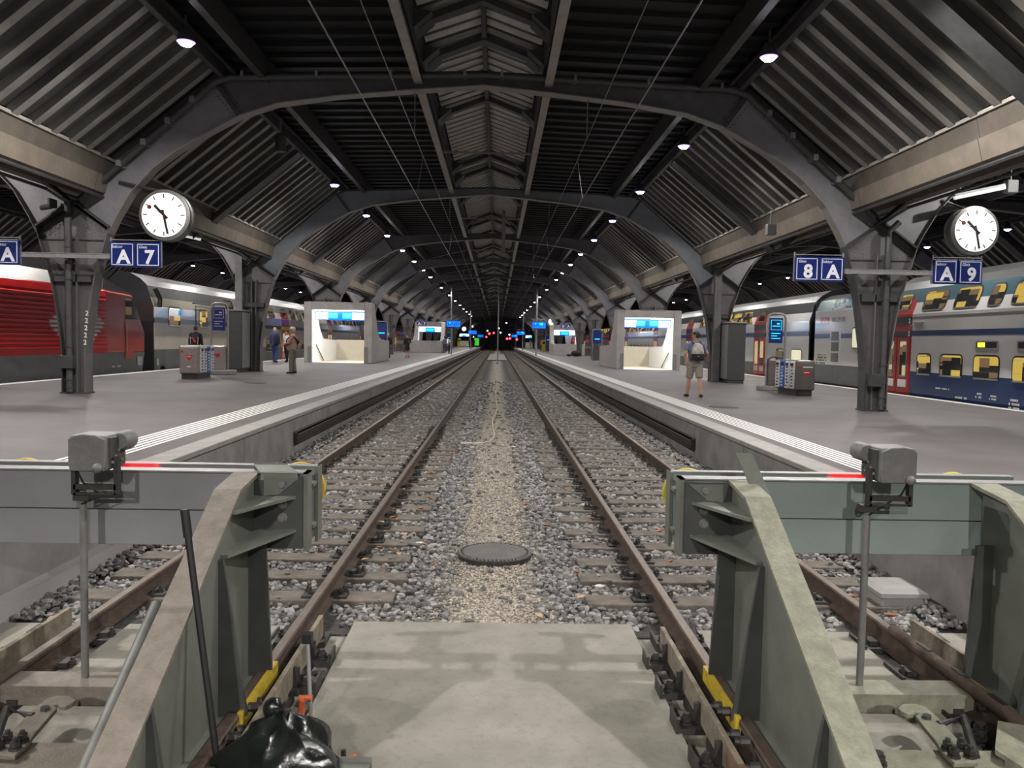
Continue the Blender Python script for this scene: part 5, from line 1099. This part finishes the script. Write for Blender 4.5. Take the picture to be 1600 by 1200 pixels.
        for q,L in ((-.028,.062),(-.009,.075),(.010,.070),(.028,.055)):
            b0=w+d*.08*k+side*q*k; sk.tube([b0,b0+d*L*.5*k-inn*sx*.006*k,b0+d*L*.85*k-inn*sx*.022*k],[.0085*k,.008*k,.0065*k],6)
        b0=w+d*.03*k+side*.034*k; sk.tube([b0,b0+(d*.6+side*.7)*.034*k,b0+(d*.95+side*.75)*.055*k],[.011*k,.0095*k,.0075*k],6)
    body=remesh(sk.build('body',skin,t),vox*.75,2,.35)
    for sx in (-1,1): MB().ball(D(sx*.03,.083,.012),.0095*k,6).build('eye','black',t)
    remesh(sh.build('shirt',shirt,t),vox); remesh(tr.build('shorts' if shorts else ('skirt' if skirt else 'trousers'),trousers,t),vox); remesh(so.build('shoes',shoes,t),vox*.8)
    hm=MB(); hh=[]
    for zz,rx,ry,yy in ((-.05,.066,.05,-.052),(.0,.076,.075,-.034),(.045,.081,.095,-.016),(.09,.074,.092,-.014),(.122,.05,.062,-.016),(.136,.012,.014,-.016)): hh.append([D(rx*math.cos(2*PI*i/16),yy+ry*math.sin(2*PI*i/16),zz) for i in range(16)])
    hm.loft(hh); 
    if cap!='only': hm.build('hair',hair,t,smooth=True)
    if cap:
        c=MB(); c.loft([[D(r_*math.cos(2*PI*i/18),-.005+r_*1.18*math.sin(2*PI*i/18),zz) for i in range(18)] for zz,r_ in ((.045,.088),(.085,.086),(.118,.068),(.14,.03),(.144,.004))]); c.loft([[D(.07*math.cos(2*PI*i/14),.085+.075*math.sin(2*PI*i/14),zz) for i in range(14)] for zz in (.048,.058)]); c.build('cap','c_cap',t,smooth=True)
    if bag=='backpack':
        b=MB(); rr=[]
        for zz,rx,ry,yy in ((1.0,.13,.06,-.17),(1.04,.165,.11,-.20),(1.16,.17,.12,-.205),(1.30,.15,.10,-.19),(1.40,.11,.07,-.17),(1.44,.05,.03,-.15)): rr.append([S((rx*math.cos(2*PI*i/18),yy+ry*math.sin(2*PI*i/18),zz)) for i in range(18)])
        pk=b.loft(rr).build('backpack','c_pack',t,smooth=True); b=MB(); b.loft([[S((rx*math.cos(2*PI*i/18),-.215+ry*math.sin(2*PI*i/18),zz)) for i in range(18)] for zz,rx,ry in ((.985,.13,.07),(1.03,.172,.12),(1.13,.175,.13),(1.16,.165,.12))]).build('lower_pocket','c_black',pk,smooth=True)
        b=MB(); b.tube([S((-.18,-.2,1.06)),S((-.02,-.345,1.10)),S((.18,-.2,1.06))],.008,6); b.build('zip','c_white',pk); b=MB()
        for sx in (-1,1): b.tube([S((sx*.09,-.16,1.40)),S((sx*.11,-.02,1.475)),S((sx*.12,.11,1.36)),S((sx*.13,.13,1.2)),S((sx*.15,.0,1.08)),S((sx*.13,-.14,1.04))],(.022*k),6)
        b.build('strap','c_black',t,smooth=True)
    if bag=='shoulder':
        b=MB(); b.loft([[S((.17+rx*math.cos(2*PI*i/16),-.16+ry*math.sin(2*PI*i/16),zz)) for i in range(16)] for zz,rx,ry in ((.90,.11,.05),(.94,.15,.10),(1.1,.15,.11),(1.3,.12,.08),(1.4,.06,.04))]).build('shoulder_bag','c_black',t,smooth=True); MB().tube([S((.1,-.12,1.4)),S((.15,.0,1.475)),S((.17,.12,1.3)),S((.2,.06,1.05))],.018*k,6).build('strap','c_black',t,smooth=True)
    if bag=='redpack':
        b=MB(); pk=b.loft([[S((rx*math.cos(2*PI*i/16),-.16+ry*math.sin(2*PI*i/16),zz)) for i in range(16)] for zz,rx,ry in ((.95,.12,.05),(1.0,.16,.10),(1.2,.16,.11),(1.36,.12,.08),(1.42,.05,.03))]).build('backpack','c_black',t,smooth=True); MB().beam(S((-.06,-.275,1.28)),S((.07,-.275,1.08)),.07,.02,(0,1,0)).build('red_patch','c_red',pk); b=MB()
        for sx in (-1,1): b.beam(S((sx*.13,-.21,1.0)),S((sx*.15,-.19,1.3)),.02,.02,(0,1,0))
        b.build('pale_trim','c_white',pk)
    if bag=='sash':
        b=MB(); pts=[]
        for i in range(17):
            a=2*PI*i/16; zz=1.22-.19*math.cos(a)*1.05; bb=belly*(1. if zz<1.15 else max(0,(1.4-zz)/.25)); pts.append(S((.195*math.cos(a),(.145*(1+bb) if math.sin(a)>0 else .14)*math.sin(a),zz)))
        b.tube(pts,.02*k,6); b.build('sash_strap','c_black',t,smooth=True)
    if collar: MB().tube([S((.07*math.cos(2*PI*i/12),.06*math.sin(2*PI*i/12),1.50)) for i in range(13)],.016*k,6).build('collar',collar,t,smooth=True)
    if bag=='case':
        MB().box(.2*k,.34*k,-.02,.14,.05,.6).build('carrier_bag','c_white',t)
    t.location=loc; t.rotation_euler=(0,0,yaw); t.scale=(1+.12*belly,1+.12*belly,1); return t
D_=R
# walking man on the right platform, back to us
person('man in slate blue shirt and khaki shorts walking on the right platform with a backpack',(5.30,20.95,0),R(3),1.78,.013,'c_slate','c_khaki',shorts=True,legs=((.26,-.02),(-.14,.08)),arms=(((-.27,-.02,1.16),(-.24,.05,.93)),((.31,-.03,1.18),(.36,.12,1.02))),head_yaw=R(55),bag='backpack')
# old man left, facing left
person('stout old man in a brown checked jacket and flat cap on the left platform',(-7.45,28.9,.09),R(92),1.70,.013,'c_brown','c_olive',hair='hair_grey',sleeve='long',legs=((.04,.0),(-.03,.02)),arms=(((-.25,.10,1.15),(-.12,.27,1.10)),((.29,-.02,1.15),(.30,.08,.90))),head_yaw=R(15),cap=True,belly=.75,bag='sash')
person('man in a navy suit walking away on the left platform with a black shoulder bag',(-11.5,41.0,.09),R(-12),1.82,.015,'c_navy','c_navy',hair='hair_grey',sleeve='long',legs=((.14,.0),(-.08,.05)),bag='shoulder')
person('passer-by in a white top and dark waistcoat, half hidden behind the old man',(-11.25,42.4,.09),R(150),1.68,.018,'c_white','c_black',sleeve='short',legs=((.1,0),(-.1,.03)))
person('person with a black backpack with a red patch behind the left recycling station',(-12.0,31.6,.09),R(5),1.72,.015,'c_black','c_darkgrey',sleeve='long',bag='redpack',collar='c_red')
person('person in black and white patterned trousers, mostly hidden behind the second left column',(-9.93,32.3,.09),R(-80),1.7,.018,'c_darkgrey','c_pale',sleeve='long',legs=((.1,0),(-.08,.02)))
person('person in dark jacket and skirt standing before the second left stair entrance',(-6.75,59.5,.06),R(170),1.74,.02,'c_black','c_black',sleeve='long',skirt=True,arms=(((-.26,.02,1.15),(-.2,.2,1.2)),((.25,0,1.14),(.26,.05,.92))),collar='c_white')
person('person in white with a dark bag walking beside the left platform edge',(-4.75,80.,.02),R(10),1.74,.022,'c_pale','c_black',sleeve='short',legs=((.16,0),(-.1,.04)),bag='backpack')
person('person in blue standing by the bags beyond the second left stair entrance',(-5.6,84,.05),R(40),1.75,.022,'c_slate','c_darkgrey',sleeve='long')
person('tiny person in a white shirt near the left platform edge by the yellow machine',(-5.95,94.5,.05),R(180),1.75,.025,'c_white','c_black',sleeve='short')
person('tiny dark figure walking beyond the pale left stair entrance',(-5.2,150,.02),R(180),1.75,.03,'c_darkgrey','c_black',sleeve='long',legs=((.16,0),(-.1,.04)))
person('tiny dark figure beside the farthest left stair entrance',(-4.9,165,.02),R(0),1.75,.03,'c_black','c_black',sleeve='long')
person('tiny person in a grey top far along the right platform',(6.3,150,0),R(180),1.75,.025,'c_grey','c_khaki',sleeve='short')
person('man in a black jacket standing behind the nearest left stair entrance, seen through it',(-8.75,53.5,.09),R(0),1.8,.02,'c_black','c_darkgrey',sleeve='long')
person('grey-haired person in black behind the nearest left stair entrance, seen through it',(-7.6,55.0,.09),R(20),1.74,.02,'c_black','c_darkgrey',hair='hair_grey',sleeve='long')
person('seated-looking person in orange by the ticket machine on the right platform'.replace('seated-looking ',''),(7.0,126,0),R(90),1.7,.025,'c_orange','c_black',sleeve='long')
# ================================================================ FAR END: signals and city lights
rr=random.Random(21)
for k,(x,y,z,c,s) in enumerate(((-2.2,215,3.4,'r',.3),(-1.0,215,3.6,'r',.25),(2.6,210,2.1,'r',.3),(3.4,212,2.2,'r',.3),(5.2,214,2.0,'r',.35),(-3.0,214,2.5,'r',.25))):
    t=thing('railway_signal',['pair-left red signal lamp glowing past the far end of the hall','small red signal lamp beside the pale one past the far end','red signal lamp low over the right track past the far end','second red signal lamp low over the right track past the far end','outermost right red signal lamp past the far end','dim red signal lamp low at the left past the far end'][k],'signal',(x,y,-.8),'red signals at the far end')
    MB().tube([(x,y,-.8),(x,y,z-.2)],.07,6).build('mast','iron',t); B('head_plate','black',t,x-.3,x+.3,y,y+.15,z-.5,z+.5); MB().lathe([(s,0),(s,.02),(.001,.03)],(x,y,z),(0,-1,0),12).build('lamp_glass','red_far',t)
for k in range(14):
    x=rr.uniform(-14,16); z=rr.uniform(2.5,15); y=rr.uniform(222,236)
    t=thing('street_lamp','tiny pale street light in the night beyond the far end of the hall','lamp',(x,y,-.86),'street lights beyond the hall'); MB().tube([(x,y,-.86),(x,y,z)],.08,6).build('post','iron',t); MB().ball((x,y,z),.22,6).build('globe','lens_far',t)
# ================================================================ WORLD, CAMERA
w=bpy.data.worlds.new('night'); SC.world=w; w.use_nodes=True; bg=w.node_tree.nodes['Background']; bg.inputs[0].default_value=(.55,.62,.8,1); bg.inputs[1].default_value=.004
cam=bpy.data.cameras.new('camera'); co=bpy.data.objects.new('camera',cam); COL.objects.link(co); SC.camera=co
cam.sensor_width=36; cam.sensor_fit='HORIZONTAL'; cam.lens=1230/1600*36; cam.clip_start=.05; cam.clip_end=600
f_=1230.; d=V(((777-800)/f_,-(533-600)/f_,1.)).normalized(); ro=R(1.0)
u=V((math.sin(ro),math.cos(ro),0)); u=(u-d*u.dot(d)).normalized()          # world up and +y seen from the camera (right, up, forward)
r_=V((u.y*d.z-u.z*d.y,u.z*d.x-u.x*d.z,u.x*d.y-u.y*d.x)); r_=r_ if r_.x>0 else -r_
# columns: camera right / up / forward in world axes
right=V((r_.x,d.x,u.x)); up=V((r_.y,d.y,u.y)); fwd=V((r_.z,d.z,u.z))
co.matrix_world=Matrix(((right.x,up.x,-fwd.x,0),(right.y,up.y,-fwd.y,0),(right.z,up.z,-fwd.z,1.42),(0,0,0,1)))
SC.view_settings.view_transform='Standard'; SC.view_settings.look='None'; SC.view_settings.exposure=0.33; SC.view_settings.gamma=1; SC.view_settings.use_curve_mapping=False
SC.cycles.use_denoising=True; SC.cycles.max_bounces=6; SC.cycles.diffuse_bounces=4; SC.cycles.glossy_bounces=3; SC.cycles.sample_clamp_indirect=6
